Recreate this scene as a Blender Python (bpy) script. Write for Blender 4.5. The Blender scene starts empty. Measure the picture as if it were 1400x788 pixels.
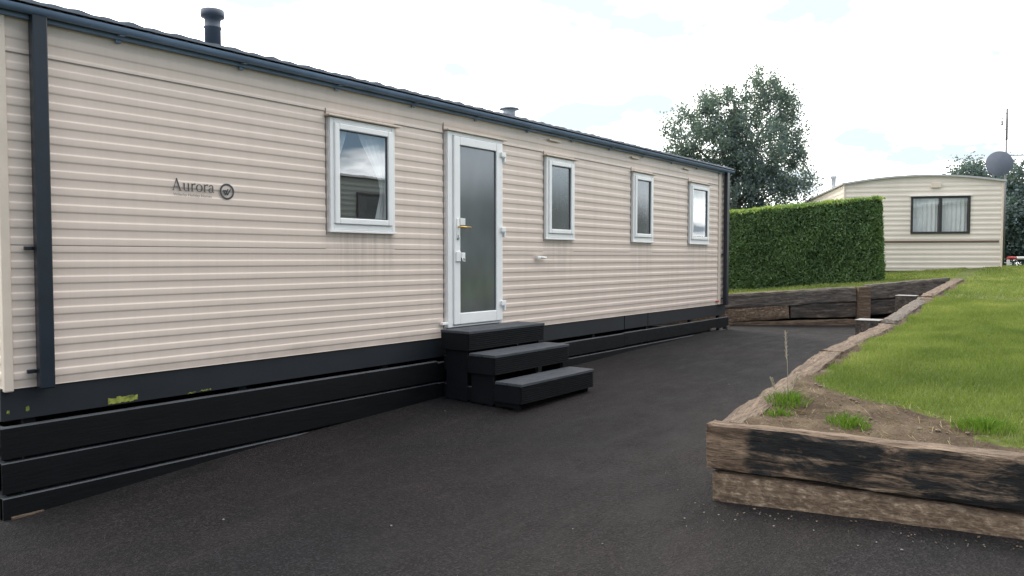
import bpy, bmesh, math, random
import numpy as np
from mathutils import Vector, Matrix, noise

random.seed(11)
rng = np.random.default_rng(11)
PI = math.pi
scene = bpy.context.scene
col = scene.collection

# ------------------------------------------------------------------ helpers
def lerp_table(t, x):
    if x <= t[0][0]: return t[0][1]
    for (a, va), (b, vb) in zip(t, t[1:]):
        if x <= b: return va + (vb - va) * (x - a) / (b - a)
    return t[-1][1]

def tag(o, label=None, cat=None, group=None, kind=None):
    if label: o['label'] = label
    if cat: o['category'] = cat
    if group: o['group'] = group
    if kind: o['kind'] = kind
    return o

def thing(name, label, cat, loc=(0, 0, 0), rz=0.0, group=None):
    o = bpy.data.objects.new(name, None)
    col.objects.link(o)
    o.empty_display_size = 0.2
    o.location = loc
    o.rotation_euler = (0, 0, rz)
    return tag(o, label, cat, group)

def copy_tree(o, parent=None):
    c = o.copy()
    col.objects.link(c)
    if parent is not None:
        c.parent = parent
        c.matrix_parent_inverse = o.matrix_parent_inverse.copy()
    for ch in list(o.children):
        copy_tree(ch, c)
    return c

class MB:
    """collects simple shapes, then links them as one mesh object"""
    def __init__(self):
        self.bm = bmesh.new()
    def box(self, a, b, bev=0.0, M=None):
        v = [(a[0] if i & 1 == 0 else b[0], a[1] if i & 2 == 0 else b[1], a[2] if i & 4 == 0 else b[2]) for i in range(8)]
        vs = [self.bm.verts.new(M @ Vector(p) if M else p) for p in v]
        fs = [self.bm.faces.new([vs[i] for i in f]) for f in
              ((0, 2, 3, 1), (4, 5, 7, 6), (0, 1, 5, 4), (2, 6, 7, 3), (0, 4, 6, 2), (1, 3, 7, 5))]
        if bev:
            es = list({e for f in fs for e in f.edges})
            bmesh.ops.bevel(self.bm, geom=es, offset=bev, segments=2, profile=0.5, affect='EDGES')
        return self
    def frame(self, x0, x1, z0, z1, w, y0, y1, bev=0.003):
        """picture-frame moulding in the XZ plane, butted end to end"""
        ws = w if isinstance(w, (tuple, list)) else (w, w, w, w)      # sides, sides, bottom, top
        self.box((x0, y0, z0), (x0 + ws[0], y1, z1), bev)
        self.box((x1 - ws[1], y0, z0), (x1, y1, z1), bev)
        self.box((x0 + ws[0], y0 + .0005, z0), (x1 - ws[1], y1, z0 + ws[2]), bev)
        self.box((x0 + ws[0], y0 + .0005, z1 - ws[3]), (x1 - ws[1], y1, z1), bev)
        return self
    def tube(self, pts, r, n=10, cap=True):
        pts = [Vector(p) for p in pts]
        rs = r if isinstance(r, (list, tuple)) else [r] * len(pts)
        rings = []
        up = Vector((0, 0, 1))
        for i, p in enumerate(pts):
            t = (pts[min(i + 1, len(pts) - 1)] - pts[max(i - 1, 0)]).normalized()
            ref = up if abs(t.dot(up)) < 0.95 else Vector((1, 0, 0))
            u = t.cross(ref).normalized(); w = t.cross(u)
            rings.append([self.bm.verts.new(p + (u * math.cos(2 * PI * k / n) + w * math.sin(2 * PI * k / n)) * rs[i]) for k in range(n)])
        for a, b in zip(rings, rings[1:]):
            for k in range(n):
                f = self.bm.faces.new((a[k], a[(k + 1) % n], b[(k + 1) % n], b[k])); f.smooth = True
        if cap:
            self.bm.faces.new(rings[0][::-1]); self.bm.faces.new(rings[-1])
        return self
    def lathe(self, prof, c, n=20):
        rings = []
        for r, z in prof:
            rings.append([self.bm.verts.new((c[0] + r * math.cos(2 * PI * k / n), c[1] + r * math.sin(2 * PI * k / n), c[2] + z)) for k in range(n)])
        for a, b in zip(rings, rings[1:]):
            for k in range(n):
                f = self.bm.faces.new((a[k], a[(k + 1) % n], b[(k + 1) % n], b[k])); f.smooth = True
        self.bm.faces.new(rings[0][::-1]); self.bm.faces.new(rings[-1])
        return self
    def poly(self, pts):
        self.bm.faces.new([self.bm.verts.new(p) for p in pts]); return self
    def build(self, name, mat, parent=None, M=None):
        me = bpy.data.meshes.new(name)
        bmesh.ops.recalc_face_normals(self.bm, faces=self.bm.faces[:])
        self.bm.to_mesh(me); self.bm.free()
        return link(name, me, mat, parent, M)

def link(name, me, mat, parent=None, M=None):
    if mat: me.materials.append(mat)
    o = bpy.data.objects.new(name, me)
    col.objects.link(o)
    if parent is not None: o.parent = parent
    if M is not None: o.matrix_local = M
    return o

def raw_mesh(name, verts, faces_n, var=None, smooth=False):
    """verts: (N*k,3) with every k consecutive vertices one face"""
    k = faces_n
    n = len(verts) // k
    me = bpy.data.meshes.new(name)
    me.vertices.add(n * k)
    me.vertices.foreach_set('co', np.asarray(verts, dtype=np.float32).ravel())
    me.loops.add(n * k)
    me.loops.foreach_set('vertex_index', np.arange(n * k, dtype=np.int32))
    me.polygons.add(n)
    me.polygons.foreach_set('loop_start', np.arange(0, n * k, k, dtype=np.int32))
    me.polygons.foreach_set('loop_total', np.full(n, k, dtype=np.int32))
    if smooth: me.polygons.foreach_set('use_smooth', np.ones(n, dtype=bool))
    if var is not None:
        at = me.attributes.new('var', 'FLOAT', 'POINT')
        at.data.foreach_set('value', np.repeat(np.asarray(var, dtype=np.float32), k))
    me.update(calc_edges=True)
    return me

# ------------------------------------------------------------------ materials
class NT:
    def __init__(self, name):
        self.m = bpy.data.materials.new(name); self.m.use_nodes = True
        self.t = self.m.node_tree; self.t.nodes.clear()
        self.out = self.t.nodes.new('ShaderNodeOutputMaterial')
    def n(self, typ, **kw):
        nd = self.t.nodes.new(typ)
        for k, v in kw.items():
            if k.startswith('_'): setattr(nd, k[1:], v)
            else: self.set(nd, k, v)
        return nd
    def set(self, nd, k, v):
        s = nd.inputs[int(k[1:])] if k[0] == 'i' and k[1:].isdigit() else nd.inputs[k.replace('__', ' ')]
        if isinstance(v, bpy.types.NodeSocket): self.t.links.new(v, s)
        else: s.default_value = v
    def coord(self, scale=(1, 1, 1), kind='Object'):
        c = self.n('ShaderNodeTexCoord')
        mp = self.n('ShaderNodeMapping', Vector=c.outputs[kind], Scale=scale)
        return mp.outputs[0]
    def noise(self, vec, scale, detail=4, rough=.55, dist=0.0):
        return self.n('ShaderNodeTexNoise', Vector=vec, Scale=scale, Detail=detail, Roughness=rough, Distortion=dist).outputs['Fac']
    def ramp(self, fac, stops, interp='LINEAR'):
        r = self.n('ShaderNodeValToRGB', Fac=fac)
        cr = r.color_ramp; cr.interpolation = interp
        while len(cr.elements) < len(stops): cr.elements.new(.5)
        for e, (p, c) in zip(cr.elements, stops):
            e.position = p
            e.color = (c, c, c, 1) if isinstance(c, (int, float)) else (*c, 1)
        return r.outputs[0]
    def mix(self, fac, a, b, blend='MIX'):
        nd = self.n('ShaderNodeMix', _data_type='RGBA', _blend_type=blend)
        for s, v in ((nd.inputs[0], fac), (nd.inputs[6], a), (nd.inputs[7], b)):
            if isinstance(v, bpy.types.NodeSocket): self.t.links.new(v, s)
            elif isinstance(v, (int, float)): s.default_value = v
            else: s.default_value = (*v, 1)
        return nd.outputs[2]
    def math(self, op, a, b=0.0):
        nd = self.n('ShaderNodeMath', _operation=op)
        for s, v in ((nd.inputs[0], a), (nd.inputs[1], b)):
            if isinstance(v, bpy.types.NodeSocket): self.t.links.new(v, s)
            else: s.default_value = v
        return nd.outputs[0]
    def schlick(self, f0):
        g = self.n('ShaderNodeNewGeometry')
        d = self.n('ShaderNodeVectorMath', _operation='DOT_PRODUCT')
        self.t.links.new(g.outputs['Normal'], d.inputs[0]); self.t.links.new(g.outputs['Incoming'], d.inputs[1])
        c = self.math('SUBTRACT', 1.0, self.math('ABSOLUTE', d.outputs['Value']))
        return self.math('ADD', self.math('MULTIPLY', self.math('POWER', c, 5.0), 1 - f0), f0)
    def bump(self, h, strength=.3, dist=.01, normal=None):
        nd = self.n('ShaderNodeBump', Height=h, Strength=strength, Distance=dist)
        if normal is not None: self.t.links.new(normal, nd.inputs['Normal'])
        return nd.outputs[0]
    def principled(self, color, rough=.5, normal=None, metal=0.0, spec=.5):
        p = self.n('ShaderNodeBsdfPrincipled')
        if isinstance(color, bpy.types.NodeSocket): self.t.links.new(color, p.inputs['Base Color'])
        else: p.inputs['Base Color'].default_value = (*color, 1)
        if isinstance(rough, bpy.types.NodeSocket): self.t.links.new(rough, p.inputs['Roughness'])
        else: p.inputs['Roughness'].default_value = rough
        p.inputs['Metallic'].default_value = metal
        p.inputs['Specular IOR Level'].default_value = spec
        if normal is not None: self.t.links.new(normal, p.inputs['Normal'])
        self.t.links.new(p.outputs[0], self.out.inputs[0])
        return self.m

def plain(name, c, rough=.5, metal=0.0, var=.12, scale=6.0, spec=.5, bump=0.0):
    t = NT(name)
    v = t.coord()
    f = t.noise(v, scale, 5, .6)
    k = t.ramp(f, [(.3, 1 - var), (.7, 1 + var * .6)])
    colr = t.mix(1.0, c, k, 'MULTIPLY')
    nrm = t.bump(t.noise(v, scale * 8, 3), bump, .004) if bump else None
    return t.principled(colr, rough, nrm, metal, spec)

def siding_mat(name, c, grime=.16):
    t = NT(name)
    v = t.coord()
    big = t.noise(t.coord((.5, 1, .35)), 1.3, 3)
    streak = t.noise(t.coord((9, 1, .35)), 1.0, 5, .65)
    fine = t.noise(v, 45, 3)
    k = t.ramp(big, [(.3, 1 - grime * .5), (.7, 1.03)])
    s = t.ramp(streak, [(.32, 1 - grime), (.55, 1.0)])
    colr = t.mix(1.0, c, k, 'MULTIPLY')
    colr = t.mix(1.0, colr, s, 'MULTIPLY')
    # dirt runs from the eaves and splash-back low down
    g = t.n('ShaderNodeTexCoord').outputs['Object']
    z = t.n('ShaderNodeSeparateXYZ', Vector=g).outputs[2]
    low = t.ramp(t.math('ADD', z, t.math('MULTIPLY', t.noise(v, 3, 4), .25)), [(0.93, 1.0), (1.15, 0.0)]) if name == 'cream_siding' else None
    if low is not None:
        colr = t.mix(t.math('MULTIPLY', low, .22), colr, (.17, .14, .11))
    if name == 'cream_siding':
        xx = t.n('ShaderNodeSeparateXYZ', Vector=g).outputs[0]
        run = None
        for a_, b_ in ((4.25, 5.01), (7.45, 8.07), (9.56, 10.18), (11.42, 12.18)):
            lo = t.ramp(t.math('MULTIPLY', t.math('SUBTRACT', xx, a_ - .03), 1.0), [(.0, 0.0), (.05, 1.0)])
            hi = t.ramp(t.math('SUBTRACT', b_ + .05, xx), [(.0, 0.0), (.05, 1.0)])
            k_ = t.math('MULTIPLY', lo, hi)
            run = k_ if run is None else t.math('ADD', run, k_)
        fade = t.math('MULTIPLY', t.ramp(t.math('SUBTRACT', z, 1.25), [(.05, 0.0), (.55, 1.0)]), t.ramp(t.math('SUBTRACT', 1.84, z), [(0.0, 0.0), (.01, 1.0)]))
        st_ = t.ramp(t.noise(t.coord((16, 1, .5)), 1.0, 4, .7), [(.44, 0.0), (.62, 1.0)])
        colr = t.mix(t.math('MULTIPLY', t.math('MULTIPLY', t.math('MULTIPLY', run, fade), st_), .30), colr, (.26, .235, .19))
    wav = t.noise(t.coord((1.1, 1, 2.2)), 1.0, 2)
    n1 = t.bump(wav, .28, .03)
    n2 = t.bump(fine, .05, .002, n1)
    rough = t.ramp(streak, [(.3, .5), (.7, .36)])
    return t.principled(colr, rough, n2, 0, .45)

def black_wood(name, base=(.0013, .0020, .0033), edge=.2):
    t = NT(name)
    v = t.coord((1.2, 14, 14))
    g = t.noise(v, 4, 6, .65, .6)
    w = t.noise(t.coord((1, 3, 3)), 2.2, 5, .7)
    c = t.ramp(g, [(.3, tuple(x * .55 for x in base)), (.6, base), (.85, tuple(x * 2.0 for x in base))])
    worn = t.ramp(w, [(.66, 0.0), (.8, edge)])
    c = t.mix(worn, c, (.05, .048, .046))
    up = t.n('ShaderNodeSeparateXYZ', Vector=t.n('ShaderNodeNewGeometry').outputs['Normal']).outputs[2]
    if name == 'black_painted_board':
        c = t.mix(t.math('MULTIPLY', t.ramp(up, [(.35, 0.0), (.8, .8)]), t.ramp(w, [(.25, .45), (.6, 1.0)])), c, (.09, .097, .108))  # upward faces paler: the lit top edge of each board painted in
    return t.principled(c, t.ramp(w, [(.3, .5), (.7, .75)]), t.bump(g, .2 if 'deck' in name else .45, .004), 0, .22)

def sleeper_mat(name, mode):
    """old railway sleeper: weathered brown timber with black tar patches"""
    t = NT(name)
    L = t.coord((1.0, 7, 7))
    grain = t.noise(L, 3.0, 8, .68, .8)
    fine = t.noise(t.coord((3, 26, 26)), 4.0, 6, .7, .3)
    blot = t.noise(t.coord((1.6, 3.2, 3.2)), 2.0, 6, .66, .5)
    chip = t.noise(t.coord((1.0, 2.0, 2.2)), 15.0, 7, .72, .35)
    brown = t.ramp(grain, [(.24, (.022, .015, .011)), (.44, (.092, .062, .043)), (.58, (.19, .134, .094)), (.74, (.34, .265, .195))])
    crack = t.ramp(fine, [(.34, .40 if mode == 'chip' else .16), (.48, 1.15)])
    c = t.mix(1.0, brown, crack, 'MULTIPLY')
    if mode == 'chip':
        cc = t.ramp(chip, [(.3, (.040, .028, .020)), (.45, (.115, .080, .056)), (.55, (.21, .152, .106)), (.66, (.45, .365, .28))])
        c = t.mix(.75, c, cc)
        local_z = t.n('ShaderNodeSeparateXYZ', Vector=t.coord()).outputs[2]
        c = t.mix(1.0, c, t.ramp(t.math('ADD', local_z, t.math('MULTIPLY', blot, .1)), [(.0, .65), (.12, 1.0)]), 'MULTIPLY')  # darker towards the bottom of the timber
    if mode == 'tar':
        x = t.n('ShaderNodeSeparateXYZ', Vector=t.coord())
        end = t.ramp(t.math('ADD', x.outputs[0], t.math('MULTIPLY', t.math('SUBTRACT', blot, .5), .35)), [(.24, 0.0), (.29, 1.0)])
        patch = t.ramp(t.math('ADD', t.math('MULTIPLY', blot, .6), t.math('MULTIPLY', grain, .4)), [(.49, 1.0), (.62, .05)])
        top = t.n('ShaderNodeSeparateXYZ', Vector=t.n('ShaderNodeNewGeometry').outputs['Normal']).outputs[2]
        notop = t.ramp(top, [(.35, 1.0), (.7, 0.0)])
        f = t.math('MULTIPLY', t.math('MULTIPLY', end, patch), notop)
        tar = t.ramp(fine, [(.35, (.004, .005, .006)), (.7, (.016, .018, .02))])
        c = t.mix(t.math('MULTIPLY', f, .97), c, tar)
    if mode == 'grey':
        gray = t.ramp(grain, [(.25, (.032, .030, .029)), (.5, (.10, .092, .087)), (.75, (.19, .175, .16))])
        c = t.mix(t.ramp(blot, [(.3, .95), (.7, .62)]), c, gray)
    if mode == 'dark':
        gray = t.ramp(grain, [(.25, (.015, .015, .016)), (.5, (.046, .045, .046)), (.8, (.105, .097, .09))])
        c = t.mix(t.ramp(blot, [(.35, .95), (.72, .45)]), c, gray)
    if mode == 'brown':
        c = t.mix(.3, c, (.10, .075, .058))
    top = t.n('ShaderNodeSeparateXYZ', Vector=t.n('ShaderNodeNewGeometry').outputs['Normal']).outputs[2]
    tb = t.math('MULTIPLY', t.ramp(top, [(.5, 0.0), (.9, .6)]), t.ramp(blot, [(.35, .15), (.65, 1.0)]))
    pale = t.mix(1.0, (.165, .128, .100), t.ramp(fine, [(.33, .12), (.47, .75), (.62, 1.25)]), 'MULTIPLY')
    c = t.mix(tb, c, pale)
    n1 = t.bump(grain, .9, .02)
    n2 = t.bump(t.math('ADD', fine, t.math('MULTIPLY', chip, .7)), .75, .012, n1)
    return t.principled(c, .85, n2, 0, .25)

def leaf_mat(name, dark, light, trans=.3, rough=.55, scale=.6, third=None):
    t = NT(name)
    a = t.n('ShaderNodeAttribute', _attribute_name='var')
    big = t.noise(t.coord(), scale, 3)
    f = t.math('ADD', t.math('MULTIPLY', a.outputs['Fac'], .65), t.math('MULTIPLY', big, .5))
    stops = [(.2, dark), (.8, light)] + ([(1.0, third)] if third else [])
    c = t.ramp(f, stops)
    d = t.n('ShaderNodeBsdfDiffuse', Color=c)
    tr = t.n('ShaderNodeBsdfTranslucent', Color=t.mix(1.0, c, (1.15, 1.2, .55), 'MULTIPLY'))
    g = t.n('ShaderNodeBsdfGlossy', Color=(1, 1, 1, 1), Roughness=rough)
    m1 = t.n('ShaderNodeMixShader', i0=trans, i1=d.outputs[0], i2=tr.outputs[0])
    m2 = t.n('ShaderNodeMixShader', i0=(.007 if third is None else .02), i1=m1.outputs[0], i2=g.outputs[0])
    t.t.links.new(m2.outputs[0], t.out.inputs[0])
    return t.m

def glass_mat(name, refl=.3, tint=(.93, .95, .96)):
    """double glazing: mirror reflection that rises towards grazing, tinted see-through behind it"""
    t = NT(name)
    f = t.math('ADD', t.schlick(.09), refl)
    wav = t.noise(t.coord(), 2.5, 2)
    gl = t.n('ShaderNodeBsdfGlossy', Color=(.92, .96, 1, 1), Roughness=.015, Normal=t.bump(wav, .015, .02))
    tp = t.n('ShaderNodeBsdfTransparent', Color=(*tint, 1))
    m = t.n('ShaderNodeMixShader', i0=f, i1=tp.outputs[0], i2=gl.outputs[0])
    t.t.links.new(m.outputs[0], t.out.inputs[0])
    return t.m

def frosted_mat(name, c, refl=.16, rough=.12):
    """obscured glass: milky, dim behind, soft reflection on the outer face"""
    t = NT(name)
    vz = t.n('ShaderNodeSeparateXYZ', Vector=t.coord()).outputs[2]
    m0 = t.noise(t.coord((2, 2, 1.2)), 1.6, 2)
    cc = t.mix(1.0, c, t.ramp(m0, [(.3, .82), (.7, 1.15)]), 'MULTIPLY')
    d = t.n('ShaderNodeBsdfDiffuse', Color=cc)
    ripple = t.n('ShaderNodeTexVoronoi', Vector=t.coord(), Scale=170.0).outputs['Distance']
    gl = t.n('ShaderNodeBsdfGlossy', Color=(.9, .95, 1, 1), Roughness=rough, Normal=t.bump(ripple, .10, .002))
    f = t.math('ADD', t.schlick(.04), refl)
    m = t.n('ShaderNodeMixShader', i0=f, i1=d.outputs[0], i2=gl.outputs[0])
    t.t.links.new(m.outputs[0], t.out.inputs[0])
    return t.m

def asphalt_mat():
    t = NT('asphalt')
    v = t.coord()
    agg = t.n('ShaderNodeTexVoronoi', Vector=v, Scale=95.0)
    f2 = t.noise(v, 150, 3, .7)
    big = t.noise(v, .55, 4, .6)
    mid = t.noise(t.coord((1, 2.2, 1)), 2.6, 5, .65)
    c = t.ramp(agg.outputs['Color'], [(.1, (.0026, .0022, .0025)), (.55, (.0066, .0056, .0062)), (.9, (.019, .0165, .0176))])
    hue = t.ramp(t.noise(v, .42, 3, .6, .4), [(.36, (.78, .90, 1.0)), (.5, (1.0, .95, .95)), (.64, (1.30, 1.12, 1.14))])
    c = t.mix(1.0, c, hue, 'MULTIPLY')
    c = t.mix(1.0, c, t.ramp(big, [(.3, .66), (.7, 1.3)]), 'MULTIPLY')
    c = t.mix(1.0, c, t.ramp(mid, [(.3, .74), (.7, 1.3)]), 'MULTIPLY')
    grit = t.n('ShaderNodeTexVoronoi', Vector=v, Scale=38.0)
    gm = t.math('MULTIPLY', t.ramp(grit.outputs['Distance'], [(.035, 1.0), (.06, 0.0)]),
                t.ramp(t.noise(v, 1.7, 4, .7), [(.46, 0.0), (.62, .9)]))
    c = t.mix(gm, c, (.26, .24, .225))
    dust = t.ramp(t.noise(t.coord((.8, 1.6, 1)), 1.1, 6, .7), [(.52, 0.0), (.8, .32)])
    c = t.mix(dust, c, (.034, .0275, .0275))
    scuff = t.ramp(t.noise(t.coord((.35, 5, 1)), 1.6, 5, .62, .5), [(.60, 0.0), (.74, .30)])
    c = t.mix(scuff, c, (.040, .034, .036))
    n1 = t.bump(mid, .25, .03)
    n2 = t.bump(t.math('ADD', agg.outputs['Distance'], t.math('MULTIPLY', f2, .6)), .75, .008, n1)
    return t.principled(c, t.ramp(mid, [(.3, .7), (.7, .9)]), n2, 0, .22)

def ground_mat(name, a, b, c3, scale=1.0):
    t = NT(name)
    v = t.coord()
    f = t.noise(v, .7 * scale, 6, .65)
    g = t.noise(v, 14 * scale, 6, .7)
    c = t.ramp(f, [(.3, a), (.5, b), (.72, c3)])
    c = t.mix(1.0, c, t.ramp(g, [(.3, .55), (.7, 1.35)]), 'MULTIPLY')
    return t.principled(c, .92, t.bump(g, .8, .02), 0, .1)

M = {}
M['siding'] = siding_mat('cream_siding', (.690, .574, .497), .05)
M['siding2'] = siding_mat('pale_cream_siding', (.715, .635, .56), .06)
M['siding3'] = siding_mat('shaded_grey_siding', (.17, .19, .18), .1)  # dark grey-green: shade on the reflected caravans painted into their siding
M['trim'] = plain('cream_trim', (.67, .57, .48), .45, var=.08)
M['joint'] = plain('joint_shadow', (.20, .175, .165), .8)
M['upvc'] = plain('white_upvc', (.86, .85, .84), .32, var=.06, scale=3)
M['upvc_grey'] = plain('gasket_grey', (.07, .075, .08), .6)
M['dark_metal'] = plain('dark_blue_grey_pipe', (.0085, .0145, .0240), .38, var=.3, scale=5)
M['gutter'] = plain('gutter_blue_grey', (.155, .225, .335), .42, var=.25, scale=3)  # blue-grey lightened: lens glare along the roof edge put into the colour
M['roof'] = plain('roof_tile_sheet', (.060, .082, .115), .55, var=.25, scale=8, bump=.2)
M['chassis'] = plain('chassis_blue_black', (.0058, .0092, .0145), .6, var=.45, scale=2.5, bump=.15)
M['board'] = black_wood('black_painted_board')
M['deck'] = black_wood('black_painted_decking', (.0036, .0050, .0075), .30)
M['decktop'] = black_wood('lit_worn_decking', (.066, .071, .082), .6)  # paler than the riser decking: daylight on the treads painted into the colour
M['glass'] = glass_mat('window_glass', .17)
M['glass_clear'] = glass_mat('clear_window_glass', .05)
M['frost_door'] = frosted_mat('frosted_door_glass', (.095, .105, .11), .10, .10)
M['frost_win'] = frosted_mat('frosted_window_glass', (.085, .09, .095), .17, .02)
M['interior'] = plain('dim_interior', (.16, .15, .14), .9)
M['curtain'] = plain('white_curtain', (.70, .70, .69), .9, var=.08)
M['brass'] = plain('brass', (.62, .40, .12), .28, .9)
M['steel'] = plain('grey_steel', (.35, .36, .37), .4, .8)
M['red'] = plain('red_reflector', (.45, .02, .02), .3)
M['ink'] = plain('dark_grey_vinyl', (.050, .055, .065), .5, var=.1)
M['ink_pale'] = plain('pale_vinyl_lettering', (.14, .14, .15), .5, var=.1)
M['yellow'] = plain('yellow_tape', (.27, .30, .05), .6, var=.7, scale=30)
M['flue_dark'] = plain('flue_black', (.055, .072, .105), .5)
M['flue_pale'] = plain('flue_collar_grey', (.42, .44, .47), .5)
M['asphalt'] = asphalt_mat()
M['lawn'] = ground_mat('lawn_turf', (.052, .074, .018), (.072, .092, .024), (.115, .105, .044))
M['soil'] = ground_mat('bare_soil', (.044, .031, .021), (.088, .064, .044), (.155, .121, .083), 4.5)
M['far'] = ground_mat('rough_meadow', (.06, .09, .03), (.08, .11, .035), (.11, .12, .045), .2)
M['grass'] = leaf_mat('grass_blades', (.088, .132, .028), (.225, .278, .080), .40, .5, .8, (.42, .36, .18))
M['tuft'] = leaf_mat('rank_grass', (.055, .115, .016), (.135, .225, .04), .35)
M['stalk'] = plain('dry_stalk', (.36, .31, .23), .9)
M['straw'] = leaf_mat('dry_straw', (.10, .075, .045), (.36, .29, .19), .2)
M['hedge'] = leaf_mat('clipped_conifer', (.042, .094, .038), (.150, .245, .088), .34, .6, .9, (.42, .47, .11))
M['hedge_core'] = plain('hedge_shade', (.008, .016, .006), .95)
M['birch'] = leaf_mat('birch_leaf', (.112, .156, .178), (.165, .212, .228), .42, .5, .4)  # pale bluish leaf tones: backlit haze put into the colour
M['conif'] = leaf_mat('dark_tree_leaf', (.062, .096, .112), (.13, .172, .18), .3, .5, .4)
M['shrub'] = leaf_mat('garden_shrub', (.10, .10, .07), (.32, .26, .24), .25)
M['bark'] = plain('tree_bark', (.14, .13, .12), .9, var=.5, scale=4, bump=.4)
for k_, m_ in (('tar', 'tar'), ('chip', 'chip'), ('brown', 'brown'), ('grey', 'grey'), ('dark', 'dark')):
    M['sl_' + k_] = sleeper_mat('sleeper_' + k_, m_)
M['brown_frame'] = plain('brown_window_frame', (.030, .026, .027), .45)
M['brown_line'] = plain('brown_stripe', (.14, .085, .065), .5)
M['roof2'] = plain('pale_roof', (.42, .42, .43), .5)
M['cap'] = plain('dull_cap', (.23, .225, .215), .8, var=.3)
M['dish'] = plain('dish_grey', (.10, .115, .15), .55)
M['mast'] = plain('galvanised_pole', (.30, .33, .36), .45, .5)
M['pole'] = plain('weathered_pole', (.17, .165, .17), .6, .2)
M['white_paint'] = plain('white_paint', (.75, .75, .74), .5)
M['red_paint'] = plain('red_paint', (.40, .03, .03), .5)
M['crumb'] = plain('soil_crumb', (.14, .105, .075), .95, var=.6, scale=60)
M['litter'] = leaf_mat('leaf_scrap', (.05, .035, .024), (.18, .14, .10), .1)
M['stone'] = plain('grit', (.20, .185, .17), .9, var=.5, scale=40)

# ------------------------------------------------------------------ terrain profiles
Z_DRIVE = [(-8, -.10), (0, -.02), (1.75, .02), (3.68, .14), (5.5, .215), (8.0, .265), (12.0, .37), (13.5, .335), (16, .31), (18, .31)]
Z_LAWN = [(-20, .1), (4.5, .535), (7.2, .725), (9.9, .79), (12.9, .985), (17.2, 1.15), (21.85, 1.385), (23.2, 1.39), (27, 1.05), (40, .2), (80, -2)]
def zd(x, y):
    k = lerp_table([(1.5, 0), (3.5, 1), (8, 1), (11, 0)], x)
    return lerp_table(Z_DRIVE, x) + k * (-.026 * min(max(0, -y), 3.4) + .075 * min(max(0, -y - 3.4), 3))
def zl(x, y): return lerp_table(Z_LAWN, x) - .05 * min(max(0.0, y + 3.0), 12)
def edge_y(x): return -3.33 + .0335 * (x - 4.5)
RW = [(12.6, 2.30), (14.08, .355), (15.63, -1.66), (17.45, -2.95)]      # foot line of the rear retaining wall

def behind_rw(x, y):
    """+ on the lawn side of the retaining wall"""
    for (a, b) in zip(RW, RW[1:]):
        if y >= b[1] or b is RW[-1]:
            dx, dy = b[0] - a[0], b[1] - a[1]
            return ((x - a[0]) * -dy + (y - a[1]) * dx) / math.hypot(dx, dy)
def on_lawn(x, y):
    if x > 17.2 and y < -2.62: return True
    if y < edge_y(x) - .10 and x > 4.565: return True
    return y > -3.2 and behind_rw(x, y) > .06

def soil_amount(x, y):
    """bare earth: the near corner of the bed and a worn strip beside the edging"""
    d = (x - 5.07) * .832 - (y + 4.93) * .555 + .10     # distance from the turf line, + into the grass
    n = noise.noise(Vector((x * 2.3, y * 2.3, 0))) * .16 + noise.noise(Vector((x * 7, y * 7, 3))) * .07
    s = 1.0 if d + n < 0 else max(0.0, 1 - (d + n) / .22)
    e = edge_y(x) - .19 - y
    if 0 <= x - 4.5 and e > -.3:
        s = max(s, min(1.0, max(0.0, 1 - (e + n * .8) / .09)))
    return s

def grid_sheet(name, x0, x1, y0, y1, step, zf, inside, mat):
    nx, ny = int((x1 - x0) / step) + 1, int((y1 - y0) / step) + 1
    idx = {}; verts = []; faces = []
    def vid(i, j):
        if (i, j) not in idx:
            x, y = x0 + i * step, y0 + j * step
            idx[i, j] = len(verts); verts.append((x, y, zf(x, y)))
        return idx[i, j]
    for i in range(nx):
        for j in range(ny):
            if inside(x0 + (i + .5) * step, y0 + (j + .5) * step):
                faces.append((vid(i, j), vid(i + 1, j), vid(i + 1, j + 1), vid(i, j + 1)))
    me = bpy.data.meshes.new(name); me.from_pydata(verts, [], faces)
    me.polygons.foreach_set('use_smooth', np.ones(len(faces), dtype=bool))
    return tag(link(name, me, mat), kind='structure')

def n3(x, y, s, a): return noise.noise(Vector((x * s, y * s, 7.7))) * a
grid_sheet('drive', -9, 17.6, -14, 3.6, .2, lambda x, y: zd(x, y) + n3(x, y, .8, .012),
           lambda x, y: not (y < edge_y(x) - .35 and x > 4.75) and not (behind_rw(x, y) > .3 and y > -3.4), M['asphalt'])
grid_sheet('lawn', 4.5, 27.0, -16.0, 7.0, .1, lambda x, y: zl(x, y) + n3(x, y, 1.1, .03),
           on_lawn, M['lawn'])
grid_sheet('bare_soil', 4.5, 17.4, -7.5, -2.7, .05, lambda x, y: zl(x, y) + n3(x, y, 1.1, .03) + .03 * (soil_amount(x, y) - .55) + soil_amount(x, y) * (n3(x, y, 5, .016) + n3(x, y, 17, .010)),
           lambda x, y: on_lawn(x, y) and y < edge_y(x) - .05 and soil_amount(x, y) > .12, M['soil'])
def far_z(x, y):
    r = math.hypot(x - 8, y)
    base = zl(x, y) if x > 4 else .1
    if -12 < x < 20 and -16 < y < 8: return min(zd(x, y), zl(x, y)) - .35
    return base - .12 - max(0, r - 30) * .012
xs = list(np.arange(-40, 60, 2.0)); rings = [-420, -260, -160, -100, -65]
gx = rings + xs + [62, 80, 120, 200, 320, 450]
me = bpy.data.meshes.new('ground')
gy = gx
vv = [(x, y, far_z(x, y)) for x in gx for y in gy]; ny_ = len(gy)
ff = [(i * ny_ + j, (i + 1) * ny_ + j, (i + 1) * ny_ + j + 1, i * ny_ + j + 1) for i in range(len(gx) - 1) for j in range(ny_ - 1)]
me.from_pydata(vv, [], ff); me.polygons.foreach_set('use_smooth', np.ones(len(ff), dtype=bool))
tag(link('ground', me, M['far']), kind='structure')

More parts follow.
